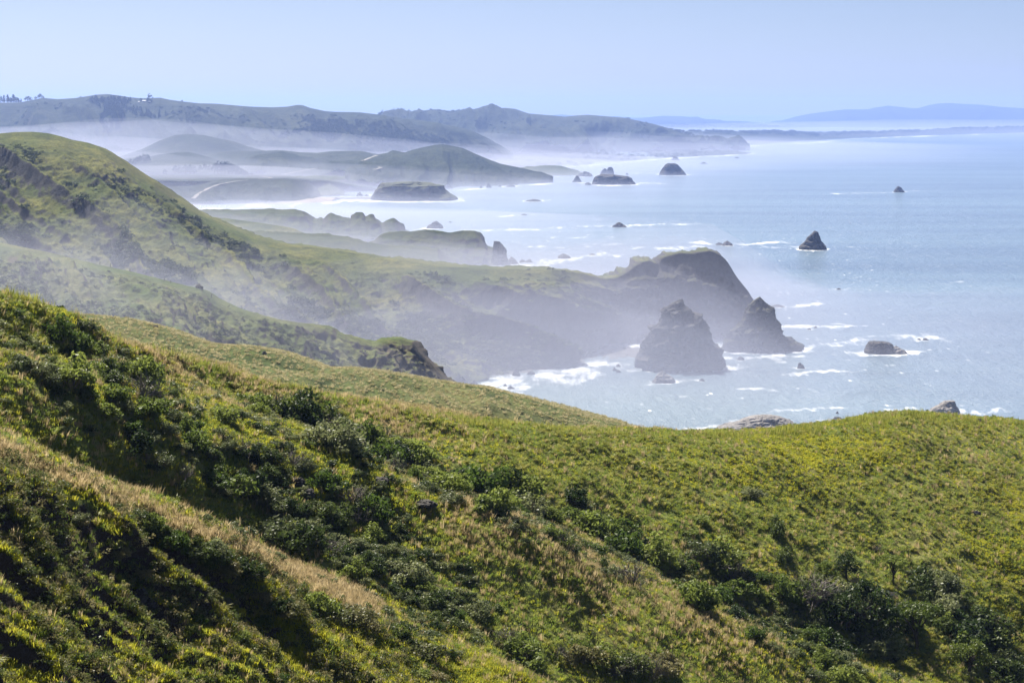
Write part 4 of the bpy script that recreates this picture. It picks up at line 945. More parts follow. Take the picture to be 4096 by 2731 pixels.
def band(line, n, spread, size, kinds, where, group, seed, from_end='from the uphill end of'):
    """n shrubs scattered along a line of the photograph; each label counts along the line."""
    rs = np.random.default_rng(seed)
    ln = np.array(line, float); s = np.concatenate([[0], np.cumsum(np.hypot(*np.diff(ln, axis=0).T))])
    q = np.sort((np.arange(n) + rs.uniform(0.1, 0.9, n)) / n * s[-1])
    for i, t in enumerate(q):
        x, y = np.interp(t, s, ln[:, 0]), np.interp(t, s, ln[:, 1])
        sp = spread[0] + (spread[1] - spread[0]) * t / s[-1]
        off = rs.uniform(-1, 1) * sp
        k = kinds[rs.integers(len(kinds))]
        sz = rs.uniform(*size) * (1 + 0.25 * rs.normal())
        shrub(x + off * 0.45, y - off * 0.9, max(sz, size[0] * 0.7), k, f'{SWORD[k]}, {ordinal(i)} {from_end} {where}', group, rs, 1.0 if k != 'glint' else 0.9)

band([(150, 1440), (330, 1530), (480, 1600), (640, 1720), (800, 1800), (1000, 1900), (1180, 2030), (1350, 2140), (1480, 2230)], 58, (120, 170), (95, 190), ['dark', 'leaf', 'dull', 'leaf', 'dark', 'bare', 'dull'], 'the gully behind the tan grass spur', 'shrubs filling the near gully', 101)
band([(1480, 2250), (1620, 2330), (1760, 2420), (1900, 2500)], 9, (50, 70), (110, 170), ['dark', 'dull', 'leaf', 'bare'], 'the lower near gully', 'shrubs in the lower near gully', 102)
band([(1000, 1640), (1250, 1700), (1420, 1770), (1600, 1850), (1800, 1950), (2000, 2010), (2200, 2095), (2400, 2190), (2600, 2250), (2800, 2330), (3000, 2420), (3150, 2480), (3300, 2560), (3430, 2640)], 96, (16, 150), (100, 190), ['leaf', 'leaf', 'dull', 'leaf', 'bare', 'dark', 'low'], 'the open slope thicket', 'shrubs of the thicket below the open slope', 103)
band([(3290, 2440), (3440, 2490), (3560, 2560), (3640, 2440), (3720, 2380), (3790, 2480), (3850, 2560), (3960, 2600), (4060, 2680)], 38, (70, 90), (110, 220), ['dull', 'dark', 'dull', 'leaf', 'dark', 'bare'], 'the hollow in the bottom corner', 'shrubs in the bottom corner hollow', 104)
band([(520, 2060), (640, 2140), (760, 2200), (900, 2290), (1040, 2370), (1180, 2450)], 18, (30, 45), (90, 150), ['glint', 'glint', 'leaf', 'dark', 'dull'], 'the bramble bank under the tan crest', 'brambles under the tan crest', 105)
band([(300, 1960), (420, 2090), (560, 2200), (700, 2330), (860, 2440), (1000, 2560), (1160, 2640), (1300, 2690)], 15, (80, 120), (70, 120), ['glint', 'glint', 'low', 'dull', 'bare'], 'the rills of the near slope', 'brambles on the near slope', 106)
band([(1240, 2400), (1420, 2470), (1560, 2560), (1700, 2650), (1780, 2710)], 13, (40, 70), (90, 160), ['dark', 'glint', 'low', 'leaf'], 'the shaded dip under the green crest', 'shrubs under the green crest', 107)
band([(1950, 2560), (2120, 2600), (2300, 2640), (2480, 2690), (2660, 2715)], 16, (40, 50), (90, 160), ['dull', 'leaf', 'bare', 'glint'], 'the scrub at the bottom centre', 'scrub at the bottom centre', 108)
rs = np.random.default_rng(55)
for px, py, w, k, tall, lb in [
    (280, 1440, 100, 'dark', 1.5, 'upright dark shrub standing alone on the bright upper slope'), (345, 1310, 120, 'dull', 0.8, 'dull shrub on the skyline of the upper slope'),
    (400, 1345, 60, 'bare', 0.8, 'pale twiggy plant beside the skyline shrub'), (5, 1400, 90, 'dark', 1.0, 'dark shrub cut by the frame on the upper slope'),
    (60, 1250, 90, 'low', 0.6, 'low green patch of shrub near the top of the upper slope'), (245, 1300, 130, 'low', 0.5, 'flat green shrub before the skyline shrub'),
    (845, 1460, 46, 'leaf', 1.0, 'small green bush on the crest path'), (1075, 1530, 40, 'leaf', 0.8, 'small bush at the end of the crest path'),
    (770, 1545, 90, 'dull', 0.7, 'greyish shrub above the yellow patch'), (1545, 1770, 90, 'bare', 1.6, 'leafless dark twiggy bush on the open slope'),
    (1010, 1490, 70, 'low', 0.5, 'low hedge-like shrub along the crest path'), (930, 1470, 70, 'low', 0.5, 'first low hedge-like shrub on the crest path'),
    (3000, 1985, 120, 'dull', 0.9, 'grey bush alone in the middle of the open slope'), (3105, 2130, 110, 'dark', 1.1, 'dark windswept bush below the lone grey bush'),
    (3135, 2235, 90, 'dark', 1.0, 'lower dark bush at the edge of the open slope'), (2800, 2090, 90, 'leaf', 0.8, 'small green bush on the open slope near the thicket'),
    (2740, 2130, 110, 'low', 0.6, 'low bush above the thicket midway'), (3700, 2330, 80, 'dull', 1.2, 'twiggy grey bush above the corner hollow'),
    (3420, 2330, 70, 'bare', 0.9, 'small bare bush between the two trees'), (3500, 2200, 60, 'bare', 0.7, 'low bare twigs upslope of the umbrella tree'),
    (4010, 2640, 150, 'dull', 1.0, 'broad grey shrub at the bottom right edge'), (3900, 2440, 100, 'low', 0.6, 'low shrub on the right side of the hollow'),
    (2290, 2010, 120, 'dark', 1.1, 'tall dark bush standing up out of the thicket'), (2330, 2030, 110, 'dull', 1.1, 'second tall bush standing up out of the thicket'),
    (3250, 2700, 130, 'dull', 0.6, 'bare-stemmed shrub on the bright lower spur'), (2860, 2250, 230, 'leaf', 0.8, 'wide bushy shrub at the upper edge of the thicket'),
    (850, 1930, 150, 'leaf', 0.9, 'rounded bright shrub low in the near gully'), (560, 1930, 110, 'leaf', 0.7, 'green mound on the edge of the tan crest')]:
    shrub(px, py, w, k, lb, 'lone shrubs on the foreground slopes', rs, tall)

# small trees in the hollow
for px, py, hpx, kind, sd, mat, lb in [
    (3575, 2335, 115, 'umbrella', 31, 'leaf', 'umbrella-shaped tree with a forked trunk and dark shadow'), (3385, 2310, 120, 'round', 32, 'leafdark', 'small dark round tree uphill of the umbrella tree'),
    (3305, 2340, 110, 'round', 33, 'leaf', 'bushy tree beside the small dark round tree'), (3665, 2600, 190, 'umbrella', 34, 'pine', 'leaning pine with bright yellow-green top and pale trunk'),
    (3880, 2700, 170, 'round', 35, 'pine', 'bright green conifer at the bottom of the hollow'), (3480, 2560, 260, 'round', 36, 'leafdark', 'largest dark tree mass in the deep shade of the hollow')]:
    p, _ = pick(px, py, 'fg')
    h = hpx / F * p.y
    plant('tree', tree_mesh(sd, kind, 90, 0.026), (M[mat], M['bark']), p - Vector((0, 0, 0.15)), (h * 1.05, h * 1.05, h), sd * 1.3, lb, 'tree', 'trees in the corner hollow', ('crown', 'trunk'))

# heaps of dead branches
def dead_heap(px, py, wpx, n, label, seed):
    p, _ = pick(px, py, 'fg'); rs = np.random.default_rng(seed); r = wpx / 2 / F * p.y
    e = link('dead_branches', None, label=label, category='dead wood', group='heaps of bleached dead branches'); e.location = p
    for k in range(n):
        c = np.array([rs.normal(0, 0.45) * r, rs.normal(0, 0.35) * r, rs.uniform(0.05, 0.45) * r]); d = rs.normal(0, 1, 3) * [1, 0.6, 0.55]; d *= rs.uniform(0.25, 0.6) * r / np.linalg.norm(d)
        v, q = tube([c - d, c + rs.normal(0, 0.05, 3) * r, c + d], 0.05, 0.02, 4)
        link('branch', raw_mesh('branch', v, q), M['dead'], e)
dead_heap(3352, 2372, 96, 34, 'pale heap of dead branches left of the hollow trees', 1)
dead_heap(3555, 2385, 70, 20, 'smaller scatter of dead branches under the umbrella tree', 2)
dead_heap(1535, 2000, 40, 12, 'bleached white sticks on the green spur', 3)

# outcrops on the slopes
def outcrop(px, py, wpx, hpx, which, label, seed, mat='rock', sc=(1, 1, 1)):
    p, _ = pick(px, py, which)
    V, T = ico(4); n = fbm3(V[:, 0] * 1.4 + seed, V[:, 1] * 1.4, V[:, 2] * 1.4, 5, seed, 0.6, True)
    V = V * (1 + 0.22 * n)[:, None]
    r = wpx / 2 / F * p.y; h = hpx / F * p.y
    o = link('outcrop', raw_mesh('outcrop', V * [r, r * 0.8, h * 0.75], T), M[mat], label=label, category='rock', group='rock outcrops on the slopes')
    o.location = p
M['outcrop'] = rock_material('outcrop_rock', (0.10, 0.09, 0.08), (0.24, 0.22, 0.20), None, 1.2, False)
M['outcropdark'] = rock_material('dark_outcrop_rock', (0.045, 0.04, 0.036), (0.11, 0.10, 0.09), None, 1.2, False)
outcrop(796, 1148, 26, 18, 'L10', 'small jagged crag on the skyline of the scrubby ridge', 3, 'outcrop')
outcrop(620, 1309, 20, 10, 'L11', 'dark boulder lying on the pale grass slope', 4, 'outcropdark')
outcrop(1057, 1416, 16, 12, 'L11', 'rounded boulder in the pale grass beside a dark bush', 5, 'outcrop')
outcrop(1137, 1416, 14, 10, 'L11', 'square boulder at the far edge of the pale grass slope', 6, 'outcrop')
outcrop(1190, 1935, 50, 30, 'fg', 'upper craggy outcrop in the shaded bank of the green spur', 7, 'outcropdark')
outcrop(1225, 1980, 60, 34, 'fg', 'lower craggy outcrop in the shaded bank of the green spur', 8, 'outcropdark')
outcrop(1520, 1925, 64, 22, 'fg', 'dark rock poking from the grass near the spur crest', 9, 'outcropdark')
outcrop(1700, 2015, 76, 18, 'fg', 'long dark rock rib further down the green spur', 10, 'outcropdark')
outcrop(3905, 2055, 30, 14, 'fg', 'patch of bare rock on the open slope by the right edge', 11, 'outcropdark')
outcrop(3910, 1684, 30, 12, 'fg', 'dark rock on the skyline of the open slope', 12, 'outcropdark')
outcrop(560, 2390, 56, 40, 'fg', 'dark crumbling rock in the near rills', 13, 'outcropdark')
outcrop(600, 2420, 44, 30, 'fg', 'second dark rock just below the crumbling one', 14, 'outcropdark')

# fence posts on the skyline of the scrubby ridge
for px, py, h, lean, lb in [(400, 1066, 15, 0.0, 'first weathered post on the scrubby ridge skyline'), (441, 1071, 14, 0.03, 'second weathered post on the scrubby ridge skyline'), (520, 1091, 14, -0.03, 'third weathered post, below the second along the ridge'),
                            (657, 1125, 12, 0.06, 'post a little uphill of the jagged crag'), (683, 1132, 11, -0.1, 'short post next to the jagged crag'), (845, 1190, 18, 0.12, 'tall slanting post just downhill of the jagged crag'), (911, 1226, 12, 0.75, 'fallen-over post lowest on the scrubby ridge')]:
    p = at(px, py, 703.0); g = ground(p.x, p.y, 'L10')
    p = g if g is not None else p
    hh = h / F * p.y
    v, q = tube([(0, 0, -0.4), (0, 0, hh * 0.6), (0.03, 0, hh)], 0.14, 0.11, 6)
    n = len(v); q = q.tolist()
    me = bpy.data.meshes.new('fence_post'); me.from_pydata(v.tolist(), [], q + [list(range(n - 6, n))]); me.update()
    o = link('fence_post', me, M['postwood'], label=lb, category='post', group='fence posts on the scrubby ridge'); o.location = p; o.rotation_euler = (0, lean, 0)

# ------------------------------------------------------------------ far trees, houses, roads
def set_tree(px, py, hpx, kind, seed, which, label, group, Y=None, wide=1.0):
    p = None
    if which:
        p, _ = pick(px, py, which)
    if p is None:
        p = at(px, py, Y)
    h = hpx / F * p.y
    key = (kind, seed % 3)
    if key not in FART:
        FART[key] = tree_mesh(200 + seed % 3 + {'spire': 0, 'round': 10, 'umbrella': 20}[kind], kind, 24, 0.05)
    plant('tree', FART[key], (M['farleaf'], M['bark']), p - Vector((0, 0, 0.03 * h)), (h * wide, h * wide, h), seed * 1.7, label, 'tree', group, ('crown', 'trunk'))
FART = {}
gl = 'trees on the far left skyline'
for i, (px, h, k, w) in enumerate([(4, 26, 'spire', 1.2), (16, 30, 'spire', 1.1), (30, 32, 'spire', 1.1), (42, 22, 'round', 1.3), (54, 33, 'spire', 1.5), (66, 24, 'round', 1.2), (74, 18, 'spire', 1.2), (84, 16, 'spire', 1.2)]):
    set_tree(px, 411, h, k, i, None, f'far conifer, {ordinal(i)} along the skyline grove at the left edge', gl, 6290, w)
for i, (px, py, h, w) in enumerate([(110, 404, 20, 1.6), (122, 402, 14, 1.3), (142, 398, 12, 1.3), (160, 394, 20, 1.1), (172, 393, 10, 1.4), (322, 391, 6, 2.2)]):
    set_tree(px, py, h, 'round', i, None, f'rounded far tree, {ordinal(i)} after the skyline grove at the left edge', gl, 6280, w)
set_tree(597, 408, 34, 'round', 1, 'L3', 'tall lone tree beside the white-roofed farm on the far ridge', gl, 6100, 0.95)
set_tree(563, 404, 12, 'round', 2, 'L3', 'small tree next to the white-roofed farm on the far ridge', gl, 6100, 1.1)
set_tree(728, 408, 8, 'round', 0, None, 'tiny single bush-like tree on the far ridge skyline', gl, 6120, 1.4)
for i, (px, h, w) in enumerate([(1518, 22, 1.2), (1530, 28, 1.2), (1546, 24, 1.1), (1562, 26, 1.2), (1578, 30, 1.2), (1594, 30, 1.2), (1608, 28, 1.1), (1636, 18, 1.3), (1666, 10, 1.6), (1686, 8, 1.8)]):
    set_tree(px, 470 - 0.12 * (px - 1518), h, 'round', i, None, f'far tree, {ordinal(i)} in the grove on the saddle between the far ridges', 'grove on the saddle', 7740, w)
for i, (px, py, h, k, w) in enumerate([(2702, 529, 12, 'umbrella', 1.4), (2716, 532, 14, 'umbrella', 1.3), (2730, 537, 17, 'umbrella', 1.3), (2744, 540, 15, 'round', 1.4), (2758, 544, 14, 'umbrella', 1.3), (2772, 548, 13, 'round', 1.5), (2790, 552, 13, 'round', 1.5), (2812, 555, 15, 'round', 1.5), (2826, 557, 12, 'round', 1.5), (2866, 560, 10, 'round', 1.5), (2888, 561, 10, 'round', 1.6), (2905, 562, 9, 'round', 1.6), (2922, 562, 11, 'round', 1.5)]):
    set_tree(px, py, h, k, i, None, f'windswept cypress, {ordinal(i)} down the seaward end of the far ridge', 'cypresses at the end of the far ridge', 7790, w)
for i, (px, py, h) in enumerate([(520, 664, 30), (536, 658, 26), (548, 650, 26), (560, 652, 32), (575, 648, 36), (590, 648, 34)]):
    set_tree(px, py, h, 'round', i, 'L5a', f'blue-grey tree, {ordinal(i)} in the clump on the landward side of the misty hill', 'trees on the misty hill', 4400, 0.9)
for i, (px, py, h) in enumerate([(858, 690, 40), (872, 690, 46), (886, 690, 46), (900, 690, 46), (914, 692, 46), (928, 694, 42), (942, 698, 42), (956, 702, 38), (970, 706, 34), (984, 708, 26), (1006, 712, 24), (1016, 714, 18)]):
    set_tree(px, py, h, 'round', i, None, f'dense dark tree, {ordinal(i)} along the grove at the foot of the misty hill', 'grove at the foot of the misty hill', 4000, 0.95)
for i, (px, py, h) in enumerate([(700, 690, 30), (716, 692, 30), (742, 690, 34), (760, 690, 34), (776, 692, 32), (800, 684, 26), (820, 682, 28), (838, 684, 26), (660, 700, 26)]):
    set_tree(px, py, h, 'round', i, None, f'mist-veiled tree, {ordinal(i)} along the row below the misty hill', 'misty row of trees', 4020, 0.9)

def house(px, py, wpx, hpx, which, label, rz=0.3, Y=None, mats=('barn', 'white'), deep=0.7):
    p = pick(px, py, which)[0] if which else at(px, py, Y)
    w, h = wpx / F * p.y, hpx / F * p.y
    e = link('farm_building', None, label=label, category='house', group='farm buildings'); e.location = p; e.rotation_euler = (0, 0, rz)
    v, q = box(0, 0, h * 0.22, w, w * deep, h * 0.9)
    link('wall', raw_mesh('wall', v, q), M[mats[0]], e)
    hw, hd = w * 0.54, w * deep * 0.56
    rv = np.array([(-hw, -hd, h * 0.62), (hw, -hd, h * 0.62), (hw, 0, h), (-hw, 0, h), (-hw, hd, h * 0.62), (hw, hd, h * 0.62)]); rv = np.concatenate([rv, rv + [0, 0, h * 0.06]])
    rq = np.array([(0, 3, 2, 1), (3, 4, 5, 2), (6, 7, 8, 9), (9, 8, 11, 10), (0, 1, 7, 6), (5, 4, 10, 11), (1, 2, 8, 7), (2, 5, 11, 8), (3, 0, 6, 9), (4, 3, 9, 10)])
    link('roof', raw_mesh('roof', rv, rq), M[mats[1]], e)
    dv, dq = box(-w * 0.2, -w * deep / 2 - 0.03, h * 0.2, w * 0.12, 0.06, h * 0.5)
    link('door', raw_mesh('door', dv, dq), M['postwood'], e)
house(576, 408, 13, 6, 'L3', 'white-roofed farmhouse on the far ridge')
house(556, 410, 7, 4, 'L3', 'small shed beside the farmhouse on the far ridge', 0.1)
house(598, 412, 9, 7, 'L3', 'pale steep-roofed barn under the lone tree', 0.9)
house(760, 737, 46, 6, None, 'long low pale roof half lost in the mist', 0.05, 3360, ('barn', 'white'), 0.3)

def road(name, pts, width, which):
    P = []
    for (x0, y0), (x1, y1) in zip(pts[:-1], pts[1:]):
        for t in np.linspace(0, 1, 8, endpoint=False):
            h = [pick(x0 + (x1 - x0) * t, y0 + (y1 - y0) * t, w)[0] for w in which]
            h = [a for a in h if a is not None]
            if h:
                P.append(np.array(min(h, key=lambda a: a.y)))
    P = np.array(P)
    if len(P) < 4:
        return
    for _ in range(2):
        P[1:-1] = (P[:-2] + 2 * P[1:-1] + P[2:]) / 4
    T = np.gradient(P, axis=0); T[:, 2] = 0; T /= np.linalg.norm(T, axis=1, keepdims=True) + 1e-9
    S_ = np.stack([-T[:, 1], T[:, 0], np.zeros(len(P))], -1) * width / 2
    V = np.stack([P - S_, P + S_], 1).reshape(-1, 3) + [0, 0, 0.8]
    link(name, raw_mesh(name, V, np.array([(2 * i, 2 * i + 1, 2 * i + 3, 2 * i + 2) for i in range(len(P) - 1)])), M['road'], kind='structure')
BV['plat'] = bvh(bpy.data.objects['coastal_plateau']); BV['low'] = bvh(bpy.data.objects['low_hills'])
road('road', [(772, 796), (800, 772), (840, 752), (880, 738), (940, 727), (1000, 722)], 7, ['bluff'])
road('road', [(1000, 718), (1090, 714), (1040, 706)], 7, ['plat'])
road('road', [(1130, 700), (1180, 690), (1230, 681), (1285, 671)], 7, ['plat', 'low'])
road('road', [(1450, 645), (1480, 633), (1512, 621)], 8, ['L5', 'low'])
road('road', [(1495, 680), (1525, 672), (1510, 668)], 9, ['L5', 'plat'])

# ------------------------------------------------------------------ uncounted growth: points that carry a small plant each
def scatter(name, proto, P, scl, rot, label=None):
    me = bpy.data.meshes.new(name); me.vertices.add(len(P)); me.vertices.foreach_set('co', np.ascontiguousarray(P, np.float32).ravel())
    a = me.attributes.new('scl', 'FLOAT_VECTOR', 'POINT'); a.data.foreach_set('vector', np.ascontiguousarray(scl, np.float32).ravel())
    a = me.attributes.new('rot', 'FLOAT_VECTOR', 'POINT'); a.data.foreach_set('vector', np.ascontiguousarray(rot, np.float32).ravel())
    o = link(name, me, None, kind='stuff')
    if label:
        o['label'] = label
    g = bpy.data.node_groups.new(name, 'GeometryNodeTree')
    g.interface.new_socket('Geometry', in_out='INPUT', socket_type='NodeSocketGeometry'); g.interface.new_socket('Geometry', in_out='OUTPUT', socket_type='NodeSocketGeometry')
    i, u = g.nodes.new('NodeGroupInput'), g.nodes.new('NodeGroupOutput')
    ip = g.nodes.new('GeometryNodeInstanceOnPoints'); oi = g.nodes.new('GeometryNodeObjectInfo'); oi.inputs['Object'].default_value = proto; oi.inputs['As Instance'].default_value = True
    for nm, sk in (('scl', 'Scale'), ('rot', 'Rotation')):
        na = g.nodes.new('GeometryNodeInputNamedAttribute'); na.data_type = 'FLOAT_VECTOR'; na.inputs['Name'].default_value = nm
        g.links.new(na.outputs[0], ip.inputs[sk])
    g.links.new(i.outputs[0], ip.inputs['Points']); g.links.new(oi.outputs['Geometry'], ip.inputs['Instance']); g.links.new(ip.outputs[0], u.inputs[0])
    md = o.modifiers.new('growth', 'NODES'); md.node_group = g
    return o

def proto(name, me, mat):
    me.materials.append(mat)
    return bpy.data.objects.new(name, me)

def tuft(seed, n, h, spread, width, droop, base):
    rs = np.random.default_rng(seed); V, T = [], []
    for k in range(n):
        a = rs.uniform(0, 6.28); r = base * math.sqrt(rs.uniform(0, 1)); L_ = h * rs.uniform(0.55, 1.15); lean = spread * rs.uniform(0.2, 1.0)
        b = np.array([math.cos(a) * r, math.sin(a) * r, -0.03]); a2 = a + rs.normal(0, 0.6)
        d = np.array([math.cos(a2), math.sin(a2), 0.0]); s = np.array([-d[1], d[0], 0.0]) * width * rs.uniform(0.7, 1.3)
        m = b + d * L_ * lean * 0.4 + [0, 0, L_ * 0.62]; t = b + d * L_ * lean + [0, 0, L_ * (1 - droop * rs.uniform(0.4, 1))]
        i = len(V); V += [b - s, b + s, m + s * 0.8, m - s * 0.8, t]
        T += [(i, i + 1, i + 2), (i, i + 2, i + 3), (i + 3, i + 2, i + 4)]
    return raw_mesh('tuft', np.array(V), np.array(T))

def fg_points(n, seed, weight):
    rs = np.random.default_rng(seed)
    P = FP; A = P[:-1, :-1]; e1 = P[1:, :-1] - A; e2 = P[:-1, 1:] - A
    area = np.linalg.norm(np.cross(e1, e2), axis=2)
    sx = PX0 + F * A[..., 0] / A[..., 1]; sy = PYH + F * (HC - A[..., 2]) / A[..., 1]
    w = area * (100 / A[..., 1]) ** 1.2 * weight(sx, sy, FT[:-1, :-1], FB[:-1, :-1], A)
    w *= (sx > -480) & (sx < 4690) & (FT[:-1, :-1] > 0.5) & (sy < 2950)
    p = w.ravel() / w.sum()
    k = rs.choice(p.size, n, p=p); i, j = np.unravel_index(k, w.shape)
    u, v = rs.uniform(0, 1, (n, 1)), rs.uniform(0, 1, (n, 1))
    Q = P[i, j] + e1[i, j] * u + e2[i, j] * v
    return Q, rs, sx[i, j], sy[i, j]

def near_line(sx, sy, line, w):
    return np.exp(-(seg_dist(sx, sy, line, 1.0) / w) ** 2)
F1C = [(-100, 1745), (0, 1792), (250, 1902), (500, 2002), (700, 2082), (1000, 2202), (1300, 2342), (1480, 2425)]
F2T = [(1900, 2050), (2200, 2170), (2500, 2330), (2800, 2460), (3000, 2540)]
TOPC = [(420, 1400), (700, 1460), (1000, 1540), (1400, 1640), (1800, 1720)]
GREENL = [(480, 1520), (700, 1610), (900, 1690), (1300, 1800), (1600, 1960)]
LOWG = [(1550, 2480), (1800, 2600), (2050, 2720)]
def patch_w(sx, sy):
    return np.exp(-((sx - 3230) / 260) ** 2 - ((sy - 1870) / 120) ** 2)
def tan_w(sx, sy, t, b, A):
    k = 2.4 * near_line(sx, sy, F1C, 30) + 0.36 * near_line(sx, sy, F2T, 120) + 0.38 * near_line(sx, sy, TOPC, 90) + 0.06
    return k * (0.5 + 0.9 * smooth(-0.3, 0.5, fbm2(A[..., 0] / 5, A[..., 1] / 5, 3, 81))) * (1 - smooth(0.4, 0.6, b)) * (1 - 0.9 * patch_w(sx, sy))
def yel_w(sx, sy, t, b, A):
    k = 0.35 + 4.0 * np.exp(-((sx - 3230) / 270) ** 2 - ((sy - 1870) / 130) ** 2) + 0.9 * smooth(3500, 4096, sx) * smooth(1800, 2100, sy) + 1.0 * near_line(sx, sy, GREENL, 80) + 1.1 * near_line(sx, sy, LOWG, 110) + 0.9 * np.exp(-((sx - 880) / 130) ** 2 - ((sy - 1570) / 60) ** 2) + 2.0 * smooth(7.1, 7.6, t) + 1.6 * near_line(sx, sy, [(2850, 2560), (3150, 2650), (3420, 2740)], 90)
    return k * (0.25 + smooth(-0.2, 0.5, fbm2(A[..., 0] / 7, A[..., 1] / 7, 3, 82))) * (1 - smooth(0.35, 0.55, b))
def grn_w(sx, sy, t, b, A):
    return (0.7 + 0.5 * near_line(sx, sy, GREENL, 120)) * (0.4 + smooth(-0.4, 0.4, fbm2(A[..., 0] / 6, A[..., 1] / 6, 3, 83))) * (1 - 0.85 * smooth(0.35, 0.6, b)) * (1 - 0.6 * near_line(sx, sy, F1C, 45)) * (1 - 0.5 * patch_w(sx, sy))
def tus_w(sx, sy, t, b, A):
    return (1 - 0.9 * patch_w(sx, sy)) * smooth(0.6, 1.1, t) * smooth(4.3, 3.0, t) * (0.3 + smooth(-0.3, 0.3, fbm2(A[..., 0] / 4, A[..., 1] / 4, 2, 84))) + 0.12
def herb_w(sx, sy, t, b, A):
    return smooth(6.8, 7.3, t) * smooth(2200, 1200, sx) * (0.15 + smooth(-0.1, 0.4, fbm2(A[..., 0] / 3, A[..., 1] / 3, 3, 85))) * (1 - 0.6 * smooth(0.4, 0.7, b)) + 0.02

def stalk_w(sx, sy, t, b, A):
    return smooth(0.9, 0.97, t) * smooth(1.2, 1.05, t) * (0.2 + smooth(-0.1, 0.4, vn2(A[..., 0] / 4, A[..., 1] / 4, 86)))

def rots(rs, n, tilt=0.18):
    return np.stack([rs.normal(0, tilt, n), rs.normal(0, tilt, n), rs.uniform(0, 6.28, n)], -1)
for nm, mt, cnt, sd, wf, tf, hs in [
    ('green_grass', 'gr_green', 92000, 301, grn_w, tuft(1, 22, 0.21, 0.7, 0.014, 0.25, 0.16), (0.6, 1.4)),
    ('yellow_grass', 'gr_yellow', 64000, 302, yel_w, tuft(2, 22, 0.22, 0.6, 0.014, 0.2, 0.16), (0.6, 1.4)),
    ('dry_grass', 'gr_tan', 28500, 303, tan_w, tuft(3, 20, 0.50, 0.45, 0.012, 0.2, 0.14), (0.6, 1.3)),
    ('tussock_grass', 'gr_tus', 10500, 304, tus_w, tuft(4, 60, 0.44, 1.0, 0.014, 0.75, 0.12), (0.5, 1.4)),
    ('grass_stalks', 'gr_tus', 3600, 306, stalk_w, tuft(7, 7, 0.62, 0.25, 0.009, 0.1, 0.10), (0.6, 1.5)),
    ('leafy_ground_cover', 'leafglint', 3800, 305, herb_w, None, (0.6, 1.5))]:
    if 'gr_tus' not in M:
        M['gr_tus'] = leaf_material('tussock_blades', (0.23, 0.27, 0.045), (0.40, 0.38, 0.09), 0.55, 0.5, 0.3)
    if tf is None:
        r0 = np.random.default_rng(5); c = r0.normal(0, 1, (12, 3)) * [0.22, 0.22, 0.05] + [0, 0, 0.10]
        v, q = clump_leaves(c, np.full(12, 0.11), 9, 0.045, r0); tf = raw_mesh('herb', v, q)
    Q, r_, sx, sy = fg_points(cnt, sd, wf)
    s = r_.uniform(*hs, cnt)
    scatter(nm, proto(nm + '_blade', tf, M[mt]), Q, np.stack([s, s, s * r_.uniform(0.8, 1.2, cnt)], -1), rots(r_, cnt))

# low matted scrub between the shrubs of the gullies
GUL1 = [(150, 1460), (480, 1620), (800, 1800), (1180, 2040), (1480, 2240), (1760, 2420)]
GUL2 = [(1050, 1660), (1420, 1780), (1800, 1950), (2200, 2110), (2600, 2260), (3000, 2430), (3430, 2640)]
GUL3 = [(3300, 2440), (3560, 2560), (3720, 2400), (3850, 2560), (4080, 2690)]
def mat_w(sx, sy, t, b, A):
    k = 1.3 * near_line(sx, sy, GUL1, 150) + near_line(sx, sy, GUL2, 75) * (1 + 0.5 * smooth(2200, 3000, sx)) + 1.3 * near_line(sx, sy, GUL3, 95)
    return k * (0.15 + smooth(-0.35, 0.25, fbm2(A[..., 0] / 5, A[..., 1] / 5, 3, 88))) * smooth(0.02, 0.25, k)
for nm, mt, cnt, sd, ps in [('gully_scrub', 'leafdull', 900, 311, 21), ('gully_scrub', 'leafdark', 1000, 312, 22)]:
    Q, r_, sx, sy = fg_points(cnt, sd, mat_w)
    s = r_.uniform(0.30, 0.85, cnt)
    rs_ = np.random.default_rng(ps); d_ = rs_.normal(0, 1, (26, 3)); d_[:, 2] = np.abs(d_[:, 2]); d_ /= np.linalg.norm(d_, axis=1, keepdims=True)
    v, q = clump_leaves(d_ * rs_.uniform(0.4, 0.9, (26, 1)) * [1, 1, 0.65], np.full(26, 0.30), 34, 0.085, rs_)
    scatter(nm, proto(nm + '_bush', raw_mesh('bush', v, q), M[mt]), Q, np.stack([s, s, s * r_.uniform(0.6, 1.0, cnt)], -1), rots(r_, cnt, 0.12), 'matted low scrub filling the foreground gullies')

# scrub on the hills behind
def hill_points(o, n, seed, wf, pxr):
    me = o.data; nv = len(me.vertices); V = np.zeros(nv * 3, np.float32); me.vertices.foreach_get('co', V); V = V.reshape(-1, 3).astype(float)
    nf = len(me.polygons); Qd = np.zeros(nf * 4, np.int32); me.loops.foreach_get('vertex_index', Qd); Qd = Qd.reshape(-1, 4)
    A, B, D = V[Qd[:, 0]], V[Qd[:, 1]], V[Qd[:, 3]]
    nrm = np.cross(B - A, D - A); ar = np.linalg.norm(nrm, axis=1); nz = np.abs(nrm[:, 2]) / (ar + 1e-9)
    sx = PX0 + F * A[:, 0] / A[:, 1]; sy = PYH + F * (HC - A[:, 2]) / A[:, 1]
    w = ar * wf(sx, sy, A, nz) * (sx > pxr[0]) * (sx < pxr[1]); w = np.maximum(w, 0)
    rs = np.random.default_rng(seed); k = rs.choice(nf, n, p=w / w.sum())
    u, v = rs.uniform(0, 1, (n, 1)), rs.uniform(0, 1, (n, 1))
    return A[k] + (B - A)[k] * u + (D - A)[k] * v, rs

